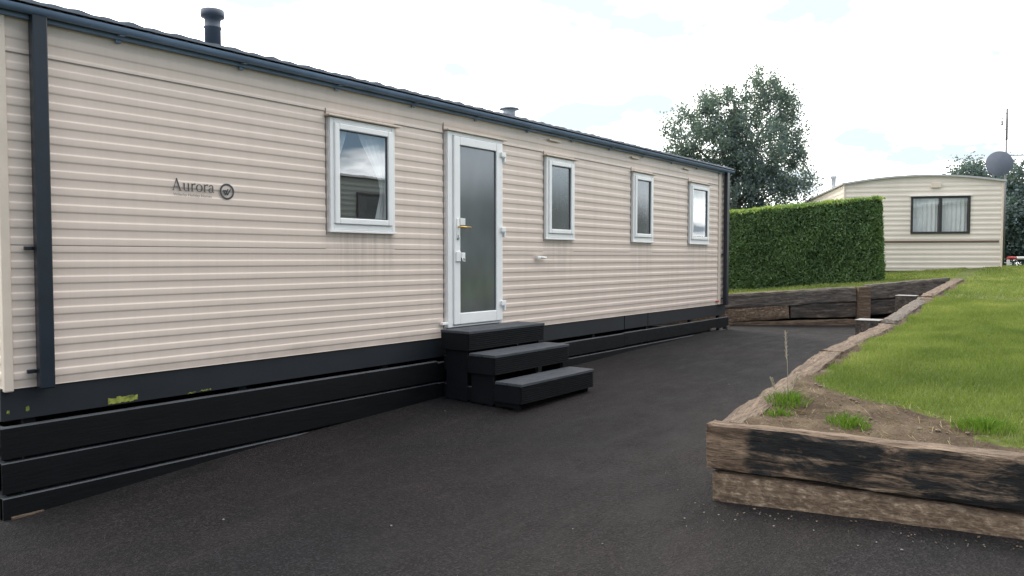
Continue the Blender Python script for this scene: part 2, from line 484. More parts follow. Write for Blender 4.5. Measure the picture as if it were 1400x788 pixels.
# ------------------------------------------------------------------ corrugated siding
def siding_profile(z0, z1, pitch, zref, depth):
    """(z, out) points of one rolled profile: flat, soft undercut, rounded ridge"""
    shape = [(0, 0), (.10, 0), (.40, 0), (.435, .10), (.465, .38), (.495, .72), (.53, .95), (.58, 1.0), (.86, 1.0), (.90, .92), (.935, .62), (.965, .28), (.985, .06), (1.0, 0)]
    pts = []
    k = math.floor((z0 - zref) / pitch) - 1
    while zref + k * pitch < z1:
        for t, d in shape[:-1]:
            z = zref + (k + t) * pitch
            if z0 < z < z1: pts.append((z, d * depth))
        k += 1
    def at(z):
        u = ((z - zref) / pitch) % 1.0
        return lerp_table(shape, u) * depth
    return [(z0, at(z0))] + pts + [(z1, at(z1))]

def add_siding(mb, x0, x1, z0, z1, pitch, zref, depth=.0048, P=None):
    """panel in the XZ plane facing -Y"""
    P = P or (lambda x, d, z: (x, -d, z))
    prof = siding_profile(z0, z1, pitch, zref, depth)
    n = max(1, int((x1 - x0) / 1.2))
    cols = [[mb.bm.verts.new(P(x0 + (x1 - x0) * i / n, d, z)) for z, d in prof] for i in range(n + 1)]
    for a, b in zip(cols, cols[1:]):
        for k in range(len(prof) - 1):
            f = mb.bm.faces.new((a[k], b[k], b[k + 1], a[k + 1])); f.smooth = True

# ------------------------------------------------------------------ the big static caravan
CX0, CX1, CZ0, CZ1, CD = 1.80, 12.98, .80, 3.075, 3.75
van = thing('static_caravan', 'long cream static caravan with ribbed siding, white glazed door and four white framed windows', 'caravan', (0, 0, 0))
WIN = [(4.255, 5.005), (7.452, 8.062), (9.564, 10.17), (11.43, 12.17)]
WZ0, WZ1 = 1.842, 2.797
DX0, DX1, DZ0, DZ1 = 5.726, 6.607, .915, 2.872
openings = [(a + .02, b - .02, WZ0 + .02, WZ1 - .02) for a, b in WIN]
openings.insert(1, (DX0 + .02, DX1 - .02, DZ0 - .115, DZ1 - .02))
JZ1, JZ2 = 1.680, 2.845
sid = MB()
def bands(x0, x1, z0, z1):
    for b0, b1, pitch, ref in ((CZ0, JZ1, .0978, JZ1 - .093), (JZ1, JZ2, .1059, JZ2 - .052), (JZ2, CZ1, .115, JZ2 + .03)):
        a, b = max(z0, b0), min(z1, b1)
        if b - a > .001: add_siding(sid, x0, x1, a, b, pitch, ref)
x = CX0
for a, b, z0, z1 in openings:
    bands(x, a, CZ0, CZ1)
    if z0 > CZ0: bands(a, b, CZ0, z0)
    bands(a, b, z1, CZ1)
    x = b
bands(x, CX1, CZ0, CZ1)
# end walls
for xe, sgn in ((CX0, 1), (CX1, -1)):
    for b0, b1, pitch, ref in ((CZ0, JZ1, .0978, JZ1 - .093), (JZ1, JZ2, .1059, JZ2 - .052), (JZ2, CZ1, .115, JZ2 + .03)):
        add_siding(sid, .001, CD, b0, b1, pitch, ref, P=lambda y, d, z: (xe - sgn * d, y, z))
sid.build('wall', M['siding'], van)
# lining: back wall, floor, ceiling and a partition, so the rooms are dim behind the glass
ln = MB()
ln.box((CX0 + .02, CD - .06, CZ0), (CX1 - .02, CD, CZ1)).box((CX0 + .02, .05, CZ0 - .02), (CX1 - .02, CD - .06, CZ0 + .02))
ln.box((CX0 + .02, .03, CZ1 - .06), (CX1 - .02, CD - .06, CZ1 - .02))
for xp in (5.45, 7.2, 9.1, 11.2): ln.box((xp, .06, CZ0 + .02), (xp + .05, CD - .06, CZ1 - .06))
ln.build('interior_lining', M['interior'], van)
# joints of the panels
for x0, x1 in ((CX0 + .03, 4.225), (5.03, 5.70), (6.65, 7.42), (8.09, 9.535), (10.20, 11.40), (12.20, CX1 - .03)):
    MB().box((x0, -.006, JZ2 - .003), (x1, .004, JZ2 + .003)).build('panel_joint', M['joint'], van)
    MB().box((x0, -.0055, JZ1 - .0022), (x1, .004, JZ1 + .0022)).build('panel_joint', M['joint'], van)
for xj, z0, z1 in ((4.232, 1.80, 2.87), (5.698, .82, 2.95), (7.432, 1.80, 2.86), (9.545, 1.80, 2.87), (11.41, 1.80, 2.87)):
    MB().box((xj - .004, -.0085, z0), (xj + .004, .003, z1)).build('panel_joint', M['joint'], van)
# corner mouldings
for xc, n_ in ((CX0, 'corner'), (CX1, 'corner')):
    s = 1 if xc == CX0 else -1
    MB().box((min(xc - s * .018, xc + s * .035), -.022, CZ0 - .015), (max(xc - s * .018, xc + s * .035), .03, CZ1), .008).build('corner_moulding', M['trim'], van)
MB().box((12.62, -.0165, CZ0), (12.72, .002, CZ1 - .02), .003).build('cover_strip', M['trim'], van)

def curtain_mesh(x0, x1, z0, z1, y, n, amp, gather=0.0):
    """hanging pleated cloth; gather pulls the lower half sideways to a tie"""
    mb = MB(); rows = 14; cols_ = n * 6
    g = []
    for r in range(rows + 1):
        v = r / rows
        row = []
        for c in range(cols_ + 1):
            u = c / cols_
            xx = x0 + (x1 - x0) * u
            if gather:
                k = 1 - .72 * math.sin(min(1, v / .62) * PI / 2) ** 1.6 if v < .62 else .28 + .25 * (v - .62) / .38
                xx = x0 + (x1 - x0) * u * k if gather > 0 else x1 - (x1 - x0) * (1 - u) * k
            row.append(mb.bm.verts.new((xx, y + amp * math.sin(u * n * 2 * PI + .6 * math.sin(3 * v)), z1 + (z0 - z1) * v)))
        g.append(row)
    for a, b in zip(g, g[1:]):
        for c in range(cols_):
            f = mb.bm.faces.new((a[c], a[c + 1], b[c + 1], b[c])); f.smooth = True
    return mb

for i, (a, b) in enumerate(WIN):
    z0, z1 = WZ0, WZ1
    w = MB().frame(a, b, z0, z1, (.040, .040, .05, .04), -.036, .05, .004)
    w.box((a - .012, -.0425, z0 - .022), (b + .012, -.01, z0 - .001), .004)
    w = w.build('window', M['upvc'], van)
    s = MB().frame(a + .041, b - .041, z0 + .052, z1 - .042, .052, -.052, .02, .008)
    s.build('sash', M['upvc'], w)
    MB().frame(a + .094, b - .094, z0 + .105, z1 - .095, .007, -.036, -.02, .0).build('gasket', M['upvc_grey'], w)
    MB().box((a - .035, -.068, z1 + .008), (b + .055, -.004, z1 + .022), .003).build('drip_cap', M['trim'], w)
    gx0, gx1, gz0, gz1 = a + .094, b - .094, z0 + .105, z1 - .095
    MB().poly([(gx0, -.025, gz0), (gx1, -.025, gz0), (gx1, -.025, gz1), (gx0, -.025, gz1)]).build('pane', M['frost_win'] if i in (1, 2) else M['glass'], w)
    if i == 0:
        for gth, xa, xb in ((1, gx0 - .06, gx0 + .16), (-1, gx0 + .27, gx1 + .10)):
            curtain_mesh(xa, xb, gz0 - .1, gz1 + .06, .045, 5, .013, gth).build('curtain', M['curtain'], w)
    if i == 3:
        curtain_mesh(gx0 + .0, gx1 + .02, gz0 + .25, gz1 + .05, .08, 5, .014).build('curtain', M['curtain'], w)

# door
fr = MB().box((DX0, -.040, DZ0 - .02), (DX0 + .070, .05, DZ1), .004).box((DX1 - .012, -.036, DZ0 - .02), (DX1 + .008, .05, DZ1), .003)
fr.box((DX0 + .070, -.038, DZ1 - .035), (DX1 - .012, .05, DZ1), .003).box((DX0 + .070, -.036, DZ0 - .02), (DX1 - .012, .05, DZ0), .003)
door = fr.build('door', M['upvc'], van)
LX0, LX1 = DX0 + .079, DX1 - .014
leaf = MB().frame(LX0, LX1, DZ0 + .006, DZ1 - .04, (.092, .105, .115, .085), -.056, .02, .007)
leaf.build('door_leaf', M['upvc'], door)
GX0, GX1, GZ0, GZ1 = LX0 + .092, LX1 - .105, DZ0 + .121, DZ1 - .125
MB().frame(GX0, GX1, GZ0, GZ1, .008, -.042, -.02, 0).build('gasket', M['upvc_grey'], door)
MB().box((GX0, -.034, GZ0), (GX1, -.028, GZ1)).build('pane', M['frost_door'], door)
hx = LX0 + .048
hd = MB().tube([(hx, -.055, 1.915), (hx, -.098, 1.915), (hx + .02, -.105, 1.915), (hx + .15, -.105, 1.913)], .0095, 10)
hd.build('handle', M['brass'], door)
MB().box((hx - .018, -.066, 1.80), (hx + .018, -.055, 2.0), .004).build('handle_plate', M['upvc'], door)
MB().box((hx + .03, -.070, 1.935), (hx + .105, -.056, 2.005), .003).build('notice_card', M['white_paint'], door)
MB().tube([(hx, -.064, 1.80), (hx, -.072, 1.80)], .014, 12).box((hx - .009, -.068, 1.785), (hx + .009, -.0562, 1.835)).build('keyhole', M['steel'], door)
lk = MB().box((hx - .03, -.072, 1.565), (hx + .035, -.056, 1.665), .004).box((hx + .035, -.086, 1.60), (hx + .085, -.0562, 1.655), .004)
lk.tube([(hx + .042, -.086, 1.60), (hx + .042, -.092, 1.570), (hx + .07, -.092, 1.565), (hx + .075, -.086, 1.60)], .006, 8)
lk.build('hasp_lock', M['upvc'], door)
for hz in (2.71, 1.90, 1.10):
    MB().box((LX1 - .045, -.082, hz - .018), (LX1 + .030, -.0565, hz + .035), .006).box((LX1 + .008, -.075, hz - .075), (LX1 + .036, -.037, hz - .02), .006).build('hinge', M['upvc'], door)
MB().box((DX0 - .02, -.068, DZ1 + .004), (DX1 + .06, -.004, DZ1 + .018), .003).build('drip_cap', M['trim'], door)
MB().box((DX0 - .09, -.05, DZ0 + .012), (DX0 - .012, -.012, DZ0 + .04), .006).build('door_hook', M['upvc'], door)

# small fittings
MB().box((7.26, -.05, 1.588), (7.33, -.01, 1.625), .008).tube([(7.33, -.032, 1.607), (7.45, -.032, 1.603)], .014, 10).build('drain_outlet', M['upvc'], van)
MB().box((12.53, -.022, .845), (12.66, -.012, .868), .002).build('reflector', M['red'], van)
for xx in (7.62, 9.62, 11.30):
    MB().box((xx - .10, -.034, 2.992), (xx + .13, -.008, 3.012), .003).build('eaves_clip', M['trim'], van)
for yx0, yx1, yz0, yz1 in ((1.80, 1.815, .645, .675), (1.905, 1.925, .645, .685), (2.40, 2.60, .615, .665), (2.965, 3.03, .605, .622), (3.06, 3.15, .61, .628)):
    mb = MB(); n = 7                                    # torn tape: ragged edge
    for k in range(n):
        a, b = yx0 + (yx1 - yx0) * k / n, yx0 + (yx1 - yx0) * (k + 1) / n
        mb.poly([(a, .007, yz0 + random.random() * .012), (b, .007, yz0 + random.random() * .012), (b, .007, yz1 - random.random() * .014), (a, .007, yz1 - random.random() * .014)])
    mb.build('tape_scrap', M['yellow'], van)

# roof: tile-effect sheet, shallow pitch, with a scalloped eaves edge
mb = MB()
nx = 340; ys = [(-.105, 0.0), (-.10, .022), (.2, .07), (1.0, .19), (CD / 2, .33), (CD - 1, .19), (CD + .1, .0)]
g = []
for i in range(nx + 1):
    xx = 1.74 + (13.06 - 1.74) * i / nx
    u = ((xx - 1.74) / .365) % 1.0
    bmp = .007 * max(0.0, math.sin(u * 2 * PI)) ** 2 + .004 * math.sin(xx * 40)
    g.append([mb.bm.verts.new((xx, y, 3.135 + z + (bmp if z > .01 else 0))) for y, z in ys])
for a, b in zip(g, g[1:]):
    for k in range(len(ys) - 1): mb.bm.faces.new((a[k], b[k], b[k + 1], a[k + 1]))
for e in (g[0], g[-1]):
    bt = [mb.bm.verts.new((v.co.x, v.co.y, 3.06)) for v in e]
    for k in range(len(ys) - 1): mb.bm.faces.new((e[k], e[k + 1], bt[k + 1], bt[k]))
mb.build('roof', M['roof'], van)
# fascia + half-round gutter below the edge
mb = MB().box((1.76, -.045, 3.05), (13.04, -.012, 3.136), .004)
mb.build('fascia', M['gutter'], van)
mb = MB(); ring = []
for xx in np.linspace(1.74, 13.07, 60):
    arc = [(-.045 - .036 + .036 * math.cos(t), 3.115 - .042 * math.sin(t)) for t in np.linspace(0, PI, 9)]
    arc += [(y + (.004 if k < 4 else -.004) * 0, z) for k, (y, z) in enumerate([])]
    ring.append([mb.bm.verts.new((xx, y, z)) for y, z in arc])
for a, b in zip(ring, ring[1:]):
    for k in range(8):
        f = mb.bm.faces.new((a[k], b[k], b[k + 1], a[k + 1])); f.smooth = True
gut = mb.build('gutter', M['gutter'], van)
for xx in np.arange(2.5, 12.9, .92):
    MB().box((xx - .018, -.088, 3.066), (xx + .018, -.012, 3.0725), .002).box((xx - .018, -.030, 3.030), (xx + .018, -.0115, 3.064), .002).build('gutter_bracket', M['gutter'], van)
for x0, x1 in ((1.955, 2.042), (12.80, 12.905)):
    dp = MB().box((x0, -.092, .79), (x1, -.026, 3.085), .008).build('downpipe', M['dark_metal'], van)
    for zz in (.90, 1.66): MB().box((x0 - .05, -.040, zz - .012), (x0 - .001, -.016, zz + .012), .003).build('pipe_clip', M['dark_metal'], dp)

# flue and roof vent
fl = MB().lathe([(.062, 0), (.062, .16), (.068, .165), (.068, .175), (.062, .18), (.062, .24), (.088, .25), (.092, .275), (.088, .305), (.04, .318)], (3.46, .42, 3.265), 24)
fl = fl.build('flue', M['flue_dark'], van)
MB().lathe([(.10, 0), (.088, .06), (.074, .075), (.074, .13), (.068, .14)], (3.46, .42, 3.145), 24).build('flue_collar', M['flue_pale'], fl)
v2 = MB().lathe([(.075, 0), (.075, .12), (.07, .125)], (7.36, .45, 3.26), 20).lathe([(.12, 0), (.115, .012), (.05, .028)], (7.36, .45, 3.385), 20)
v2 = v2.build('roof_vent', M['flue_pale'], van)

# chassis rail under the wall
ch = MB()
for x0, x1 in ((CX0 - .03, 9.40), (9.42, 10.10), (10.112, CX1 + .02)):
    ch.box((x0, .010, .606), (x1, .05, CZ0 + .004), .003)
ch.box((CX0 - .01, .03, .60), (CX0 + .03, CD, CZ0)).box((CX1 - .03, .06, .60), (CX1 + .01, CD, CZ0)).box((CX0, CD - .04, .0), (CX1, CD, CZ0))
ch.build('chassis_rail', M['chassis'], van)

# name on the side: serif letters cut as flat vinyl
def stroke(mb, pts, w, y):
    """ribbon of varying width in the XZ plane"""
    ps = [Vector((p[0], p[1])) for p in pts]
    ws = w if isinstance(w, (list, tuple)) else [w] * len(ps)
    L = []
    for i, p in enumerate(ps):
        t = (ps[min(i + 1, len(ps) - 1)] - ps[max(i - 1, 0)]).normalized()
        nrm = Vector((-t.y, t.x)) * ws[i] / 2
        L.append((p + nrm, p - nrm))
    vs = [(mb.bm.verts.new((a.x, y, a.y)), mb.bm.verts.new((b.x, y, b.y))) for a, b in L]
    for (a, b), (c, d) in zip(vs, vs[1:]): mb.bm.faces.new((a, b, d, c))
def arc(cx, cz, rx, rz, t0, t1, n=12):
    return [(cx + rx * math.cos(math.radians(t0 + (t1 - t0) * k / n)), cz + rz * math.sin(math.radians(t0 + (t1 - t0) * k / n))) for k in range(n + 1)]
class Layer:
    def __init__(self, y): self.y = y; self.k = 0
    def __call__(self): self.k += 1; return self.y - .00012 * self.k
def letters(mb, x0, zb, H, y):
    S = H; ly = Layer(y)
    def st(pts, w): stroke(mb, [(x0 + px * S, zb + pz * S) for px, pz in pts], [q * S for q in w] if isinstance(w, (list, tuple)) else w * S, ly())
    # A
    st([(.06, 0), (.36, 1.0)], .055); st([(.34, 1.02), (.68, 0)], .125); st([(.17, .34), (.53, .34)], .05)
    st([(-.04, .018), (.18, .018)], .036); st([(.54, .018), (.82, .018)], .036)
    def u_(o):
        st([(o + .12, .66), (o + .12, .2)], .11); st(arc(o + .28, .2, .16, .19, 180, 320), [.11, .1, .1, .09, .08, .08, .07, .06, .06, .05, .05, .05, .05])
        st([(o + .50, .66), (o + .50, 0)], .11); st([(o, .645), (o + .13, .645)], .032); st([(o + .38, .645), (o + .51, .645)], .032); st([(o + .5, .018), (o + .62, .018)], .034)
    def r_(o):
        st([(o + .12, .66), (o + .12, 0)], .11); st([(o, .645), (o + .13, .645)], .032); st([(o + .01, .018), (o + .26, .018)], .034)
        st(arc(o + .33, .42, .19, .22, 175, 60), [.04, .04, .05, .05, .06, .07, .08, .09, .1, .11, .12, .12, .11])
    def o_(o):
        a = arc(o + .29, .33, .245, .30, 0, 360, 28)
        st(a, [.05 + .07 * abs(math.cos(math.radians(360 * k / 28))) ** 1.5 for k in range(29)])
    def a_(o):
        st([(o + .40, .46), (o + .40, .08), (o + .46, .035), (o + .54, .05)], [.11, .11, .08, .04])
        st(arc(o + .25, .46, .15, .185, 0, 165), [.11, .1, .09, .08, .07, .07, .06, .06, .07, .08, .09, .1, .1])
        st(arc(o + .215, .185, .165, .17, 65, 330, 16), [.05, .05, .06, .07, .09, .1, .11, .11, .11, .1, .09, .08, .07, .06, .05, .05, .05])
    u_(.90); r_(1.60); o_(2.08); r_(2.74); a_(3.20)
mb = MB(); letters(mb, 2.868, 2.082, .086, -.0090); dec = mb.build('lettering', M['ink'], van)
fc = bpy.data.curves.new('maker_line', 'FONT'); fc.body = 'Willerby Holiday Homes'; fc.size = .029; fc.space_character = 1.02
fo = bpy.data.objects.new('maker_line_text', fc); col.objects.link(fo)
bpy.context.view_layer.update()
dg = bpy.context.evaluated_depsgraph_get()
tm = bpy.data.meshes.new_from_object(fo.evaluated_get(dg))
bpy.data.objects.remove(fo)
tm.transform(Matrix.Translation((2.872, -.0092, 2.046)) @ Matrix.Rotation(PI / 2, 4, 'X'))
link('maker_line', tm, M['ink_pale'], dec)
mb = MB(); ex, ez = 3.296, 2.100
stroke(mb, arc(ex, ez, .0535, .0535, 0, 360, 40), .014, -.0090)
ly = Layer(-.0092)
for dx in (0, .017):
    stroke(mb, [(ex - .030 + dx, ez + .008), (ex - .012 + dx, ez - .026)], .013, ly())
    stroke(mb, [(ex - .014 + dx, ez - .026), (ex + .010 + dx * 1.2, ez + .020)], .010, ly())
stroke(mb, [(ex - .034, ez + .008), (ex - .004, ez + .008)], .006, ly())
mb.build('emblem', M['ink'], dec)

# ------------------------------------------------------------------ black board skirting
sk = thing('board_skirting', 'black painted timber boards with open gaps closing in under the cream caravan', 'skirting', (1.745, -.05, 0))
def board(x0, x1, z0, z1, y0=-.055, th=.047):
    n = max(6, int((x1 - x0) / .25)); mb = MB()
    rows = []
    for i in range(n + 1):
        xx = x0 + (x1 - x0) * i / n
        o = n3(xx, z0 * 9, .9, .006)
        rows.append([mb.bm.verts.new((xx - 1.745, y + .05, z)) for y, z in ((y0 + o, z0), (y0 + o, z1 - .006), (y0 + .007 + o, z1), (y0 + th + o, z1), (y0 + th + o, z0))])
    for a, b in zip(rows, rows[1:]):
        for k in range(5): mb.bm.faces.new((a[k], b[k], b[(k + 1) % 5], a[(k + 1) % 5]))
    mb.bm.faces.new(rows[0][::-1]); mb.bm.faces.new(rows[-1])
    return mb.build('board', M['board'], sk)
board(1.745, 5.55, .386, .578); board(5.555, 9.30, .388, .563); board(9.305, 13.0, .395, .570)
board(1.745, 5.55, .175, .364); board(5.555, 13.0, .17, .360, -.058)
board(1.745, 4.4, -.04, .152, -.060)
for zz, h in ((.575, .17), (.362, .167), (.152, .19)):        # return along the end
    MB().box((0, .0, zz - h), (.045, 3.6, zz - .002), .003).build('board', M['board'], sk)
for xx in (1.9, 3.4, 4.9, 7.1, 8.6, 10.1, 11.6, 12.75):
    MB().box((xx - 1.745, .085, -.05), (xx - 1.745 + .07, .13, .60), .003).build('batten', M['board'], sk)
MB().box((12.2 - 1.745, -.02, .375), (12.42 - 1.745, .05, .415), .004).box((12.9 - 1.745, -.03, .33), (13.0 - 1.745, .06, .41), .004).build('packing_block', M['sl_grey'], sk)
MB().box((.04, -.03, .0), (.22, .05, .035), .004).build('packing_block', M['sl_brown'], sk)

# ------------------------------------------------------------------ door steps
st = thing('door_steps', 'three black decking steps below the white caravan door', 'steps', (5.555, -.09, .2))
def S(x, y, z): return (x - 5.555, y + .09, z - .2)
SX0, SX1 = 5.555, 6.80
def ribbed(x0, x1, y, z0, z1, n):
    """grooved decking board on edge, facing -Y"""
    mb = MB(); prof = []
    for k in range(n):
        a = z0 + (z1 - z0) * k / n; p = (z1 - z0) / n
        prof += [(a + .08 * p, 0.0), (a + .58 * p, 0.0), (a + .66 * p, .009), (a + .98 * p, .009)]
    c = [[mb.bm.verts.new(S(xx, y + d, z)) for z, d in prof] for xx in (x0, x1)]
    for k in range(len(prof) - 1): mb.bm.faces.new((c[0][k], c[1][k], c[1][k + 1], c[0][k + 1]))
    mb.box(S(x0, y + .0095, z0), S(x1, y + .026, z1 - .001))
    return mb
treads = [(.896, -.465, -.095), (.690, -.785, -.465), (.450, -1.092, -.785)]
for zt, yf, yb in treads:
    nb = 2
    wdt = (yb - yf) / nb
    for k in range(nb):
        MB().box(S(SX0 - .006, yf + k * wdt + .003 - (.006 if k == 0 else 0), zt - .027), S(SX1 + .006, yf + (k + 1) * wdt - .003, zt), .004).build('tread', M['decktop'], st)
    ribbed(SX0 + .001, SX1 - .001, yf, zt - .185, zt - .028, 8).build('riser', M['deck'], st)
    for xs0 in (SX0 + .027, SX1 - .047):
        MB().box(S(xs0, yf + .05, .215), S(xs0 + .02, yb - .002 if zt < .8 else -.145, zt - .031), .002).build('side_panel', M['deck'], st)
    for xs0 in (SX0, SX1 - .026):
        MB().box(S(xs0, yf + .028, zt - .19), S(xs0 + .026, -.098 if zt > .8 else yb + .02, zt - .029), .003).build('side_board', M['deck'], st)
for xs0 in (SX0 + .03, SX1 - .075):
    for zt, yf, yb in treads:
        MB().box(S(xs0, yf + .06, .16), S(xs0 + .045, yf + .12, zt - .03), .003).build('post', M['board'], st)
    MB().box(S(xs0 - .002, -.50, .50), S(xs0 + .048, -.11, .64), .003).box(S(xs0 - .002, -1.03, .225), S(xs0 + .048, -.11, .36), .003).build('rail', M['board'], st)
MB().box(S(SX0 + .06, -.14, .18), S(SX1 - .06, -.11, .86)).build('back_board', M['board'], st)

# ------------------------------------------------------------------ railway sleepers
def sleeper(name, p0, p1, h, d, mat, parent, seed, rough=.010, rag=.5):
    """timber from p0 to p1 (outer bottom edge line), height h, depth d to the +side; worn, chipped surface"""
    p0, p1 = Vector(p0), Vector(p1)
    L = (p1 - p0).length
    X = (p1 - p0).normalized(); Y = Vector((0, 0, 1)).cross(X).normalized(); Z = X.cross(Y)
    Mx = Matrix(((X.x, Y.x, Z.x, p0.x), (X.y, Y.y, Z.y, p0.y), (X.z, Y.z, Z.z, p0.z), (0, 0, 0, 1)))
    bm = bmesh.new()
    bmesh.ops.create_cube(bm, size=1.0)
    bmesh.ops.transform(bm, matrix=Matrix.Translation((.5, .5, .5)), verts=bm.verts[:])
    n = max(8, int(L / .045)); 
    le = [e for e in bm.edges if abs(e.verts[0].co.x - e.verts[1].co.x) > .5]
    bmesh.ops.subdivide_edges(bm, edges=le, cuts=min(n, 70), use_grid_fill=True)
    bmesh.ops.subdivide_edges(bm, edges=[e for e in bm.edges if abs(e.verts[0].co.z - e.verts[1].co.z) > .5], cuts=6, use_grid_fill=True)
    bmesh.ops.subdivide_edges(bm, edges=[e for e in bm.edges if abs(e.verts[0].co.y - e.verts[1].co.y) > .5], cuts=4, use_grid_fill=True)
    for v in bm.verts:
        ey = min(v.co.y, 1 - v.co.y); ez = min(v.co.z, 1 - v.co.z); ex = min(v.co.x, 1 - v.co.x)
        c = Vector((v.co.x * L, v.co.y * d, v.co.z * h))
        edge = (1 if ey < .01 else 0) + (1 if ez < .01 else 0) + (1 if ex < .004 else 0)
        q = c * 3.0 + Vector((seed * 7.3, seed, 0))
        off = noise.noise_vector(Vector((q.x * 1.5, q.y * 3, q.z * 3))) * rough + noise.noise_vector(Vector((q.x * 5, q.y * 9, q.z * 9))) * rough * .5
        if edge >= 2:
            k = .010 + rag * .028 * max(0.0, noise.noise(Vector((c.x * 4.5 + seed, seed * 3.1, 1.5))) + .15)
            ctr = Vector((c.x if ex >= .004 else L / 2, d / 2, h / 2))
            off += (ctr - c).normalized() * k
        v.co = c + off
    me = bpy.data.meshes.new(name)
    for f in bm.faces: f.smooth = False
    bm.to_mesh(me); bm.free()
    o = link(name, me, mat, parent)
    o.matrix_parent_inverse = Matrix.Identity(4)
    o.matrix_local = Matrix.Translation(-Vector(parent.location)) @ Mx
    return o

# near face of the raised bed: X = 4.5, running along -Y (outer face looks to -X)
fw = thing('sleeper_wall', 'two stacked railway sleepers across the end of the lawn bed, upper one blackened with tar', 'sleeper wall', (4.5, -3.33, .1))
def front(name, y0, y1, z0, z1, h, mat, xo, seed, rg):
    # local +Y must point to +X (into the bed): run along -Y
    return sleeper(name, (4.5 + xo, y0, z0), (4.5 + xo, y1, z1), h, .135, mat, fw, seed, .009, rg)
front('sleeper', -3.318, -5.95, .290, .365, .283, M['sl_tar'], 0.0, 3, .5)['label'] = 'tar blackened upper sleeper with a bare brown end'
front('sleeper', -3.352, -5.98, .070, .140, .206, M['sl_chip'], .020, 8, .7)['label'] = 'mottled brown lower sleeper'

for k_ in (1, 2):
    front('sleeper', -3.30 - 2.66 * k_, -5.93 - 2.66 * k_, .290 + .076 * k_, .365 + .076 * k_, .283, M['sl_dark'], 0.0, 30 + k_, .5)
    front('sleeper', -3.34 - 2.66 * k_, -5.96 - 2.66 * k_, .070 + .071 * k_, .140 + .071 * k_, .206, M['sl_brown'], .020, 40 + k_, .7)

# long edging of the bed beside the drive, outer face looks to +Y
ew = thing('sleeper_edging', 'long low line of weathered sleepers with stub posts between asphalt drive and lawn', 'sleeper edging', (4.65, -3.33, .3))
def edge(x0, x1, t0, t1, h, seed, mat, d=.19, dy=0.0, name='sleeper'):
    # run from far to near so that local +Y points to -Y (into the bed)
    return sleeper(name, (x1, edge_y(x1) + dy, t1 - h), (x0, edge_y(x0) + dy, t0 - h), h, d, mat, ew, seed, .011, .9)
edge(4.655, 7.20, .560, .765, .23, 1, M['sl_brown']); edge(7.215, 9.92, .768, .822, .23, 2, M['sl_brown'])
edge(10.00, 12.88, .858, 1.015, .26, 4, M['sl_grey']); edge(12.90, 17.30, 1.035, 1.195, .26, 5, M['sl_brown'])
edge(4.66, 7.3, .325, .53, .30, 6, M['sl_brown'], dy=-.01); edge(7.31, 10.0, .533, .59, .32, 7, M['sl_dark'], dy=-.01)
edge(10.0, 12.9, .597, .745, .32, 9, M['sl_dark'], dy=-.01); edge(12.91, 17.25, .765, .93, .30, 10, M['sl_dark'], dy=-.01)
edge(10.0, 12.9, .36, .42, .2, 12, M['sl_dark'], dy=-.015); edge(12.91, 17.2, .50, .62, .36, 13, M['sl_dark'], dy=-.015)
for xp, zt in ((10.15, .835), (12.9, 1.025)):
    mb = MB().box((-.13, 0, 0), (.13, .27, zt - .2), .008)
    sp = mb.build('post', M['sl_dark'], ew); sp.location = (xp - 4.65, edge_y(xp) + .012 + 3.33, .2 - .3)
    cp = MB().box((-.135, -.004, zt - .2 + .001), (.135, .274, zt - .2 + .010), .002).build('post_cap', M['cap'], sp)

# rear retaining wall across the end of the drive
rw = thing('retaining_wall', 'dark grey-brown sleeper retaining wall with one upright post below the hedge', 'retaining wall', (14.08, .355, .3))
def rtop(x, y): return zl(x, y) + .062
def rear(a, b, za, zb, ha, seed, mat, off=0.0):
    # local +Y must point away from the drive: run from +y to -y
    return sleeper('sleeper', (a[0] + off, a[1] + off * .7, za), (b[0] + off, b[1] + off * .7, zb), ha, .14, mat, rw, seed, .010, .6)
A, B, C_, D_ = (13.15, 1.575), (15.555, -1.572), (15.72, -1.725), (17.36, -2.885)
Mid = (14.78, -.555)
ta, tb = rtop(*A), rtop(*B)
rear(A, B, ta - .29, tb - .31, .29, 21, M['sl_grey'])
rear(A, Mid, ta - .58, tb - .60 - .03, .275, 22, M['sl_chip'], .004); rear((Mid[0] + .008, Mid[1] - .01), B, tb - .625, tb - .605, .285, 23, M['sl_dark'], .012)
rear(A, B, .10, .20, .24, 24, M['sl_brown'], .004)
tc, td = rtop(*C_), rtop(*D_)
rear(C_, D_, tc - .30, td - .30, .30, 25, M['sl_grey'], .02); rear(C_, D_, tc - .60, td - .60, .29, 26, M['sl_dark'], .035)
rear(C_, D_, .10, .25, .31, 27, M['sl_dark'], .05)
po = MB().box((-.115, -.07, 0), (.115, .10, .80), .012).build('post', M['sl_brown'], rw)
po['label'] = 'upright rusty brown post'
po.location = (15.62 - 14.08, -1.655 - .355, 1.075 - .80 - .3 - .02); po.rotation_euler = (0, 0, math.atan2(-1.9, 1.45))

# ------------------------------------------------------------------ foliage
def leaf_quads(P, size, up_bias=0.0, out=None, aspect=.55, droop=0.0):
    """one leaf per point, random orientation (optionally facing OUT)"""
    n = len(P)
    d = rng.normal(size=(n, 3))
    if out is not None: d = d * .7 + out
    d[:, 2] += up_bias
    d /= np.linalg.norm(d, axis=1)[:, None] + 1e-9
    r = rng.normal(size=(n, 3)); r[:, 2] -= droop
    u = r - (r * d).sum(1)[:, None] * d
    u /= np.linalg.norm(u, axis=1)[:, None] + 1e-9
    w = np.cross(d, u)
    s = (size * rng.uniform(.6, 1.35, n))[:, None]
    a = P - u * s * .5; b = P + w * s * aspect * .5; c = P + u * s * .5; e = P - w * s * aspect * .5
    return np.stack([a, b, c, e], 1).reshape(-1, 3)

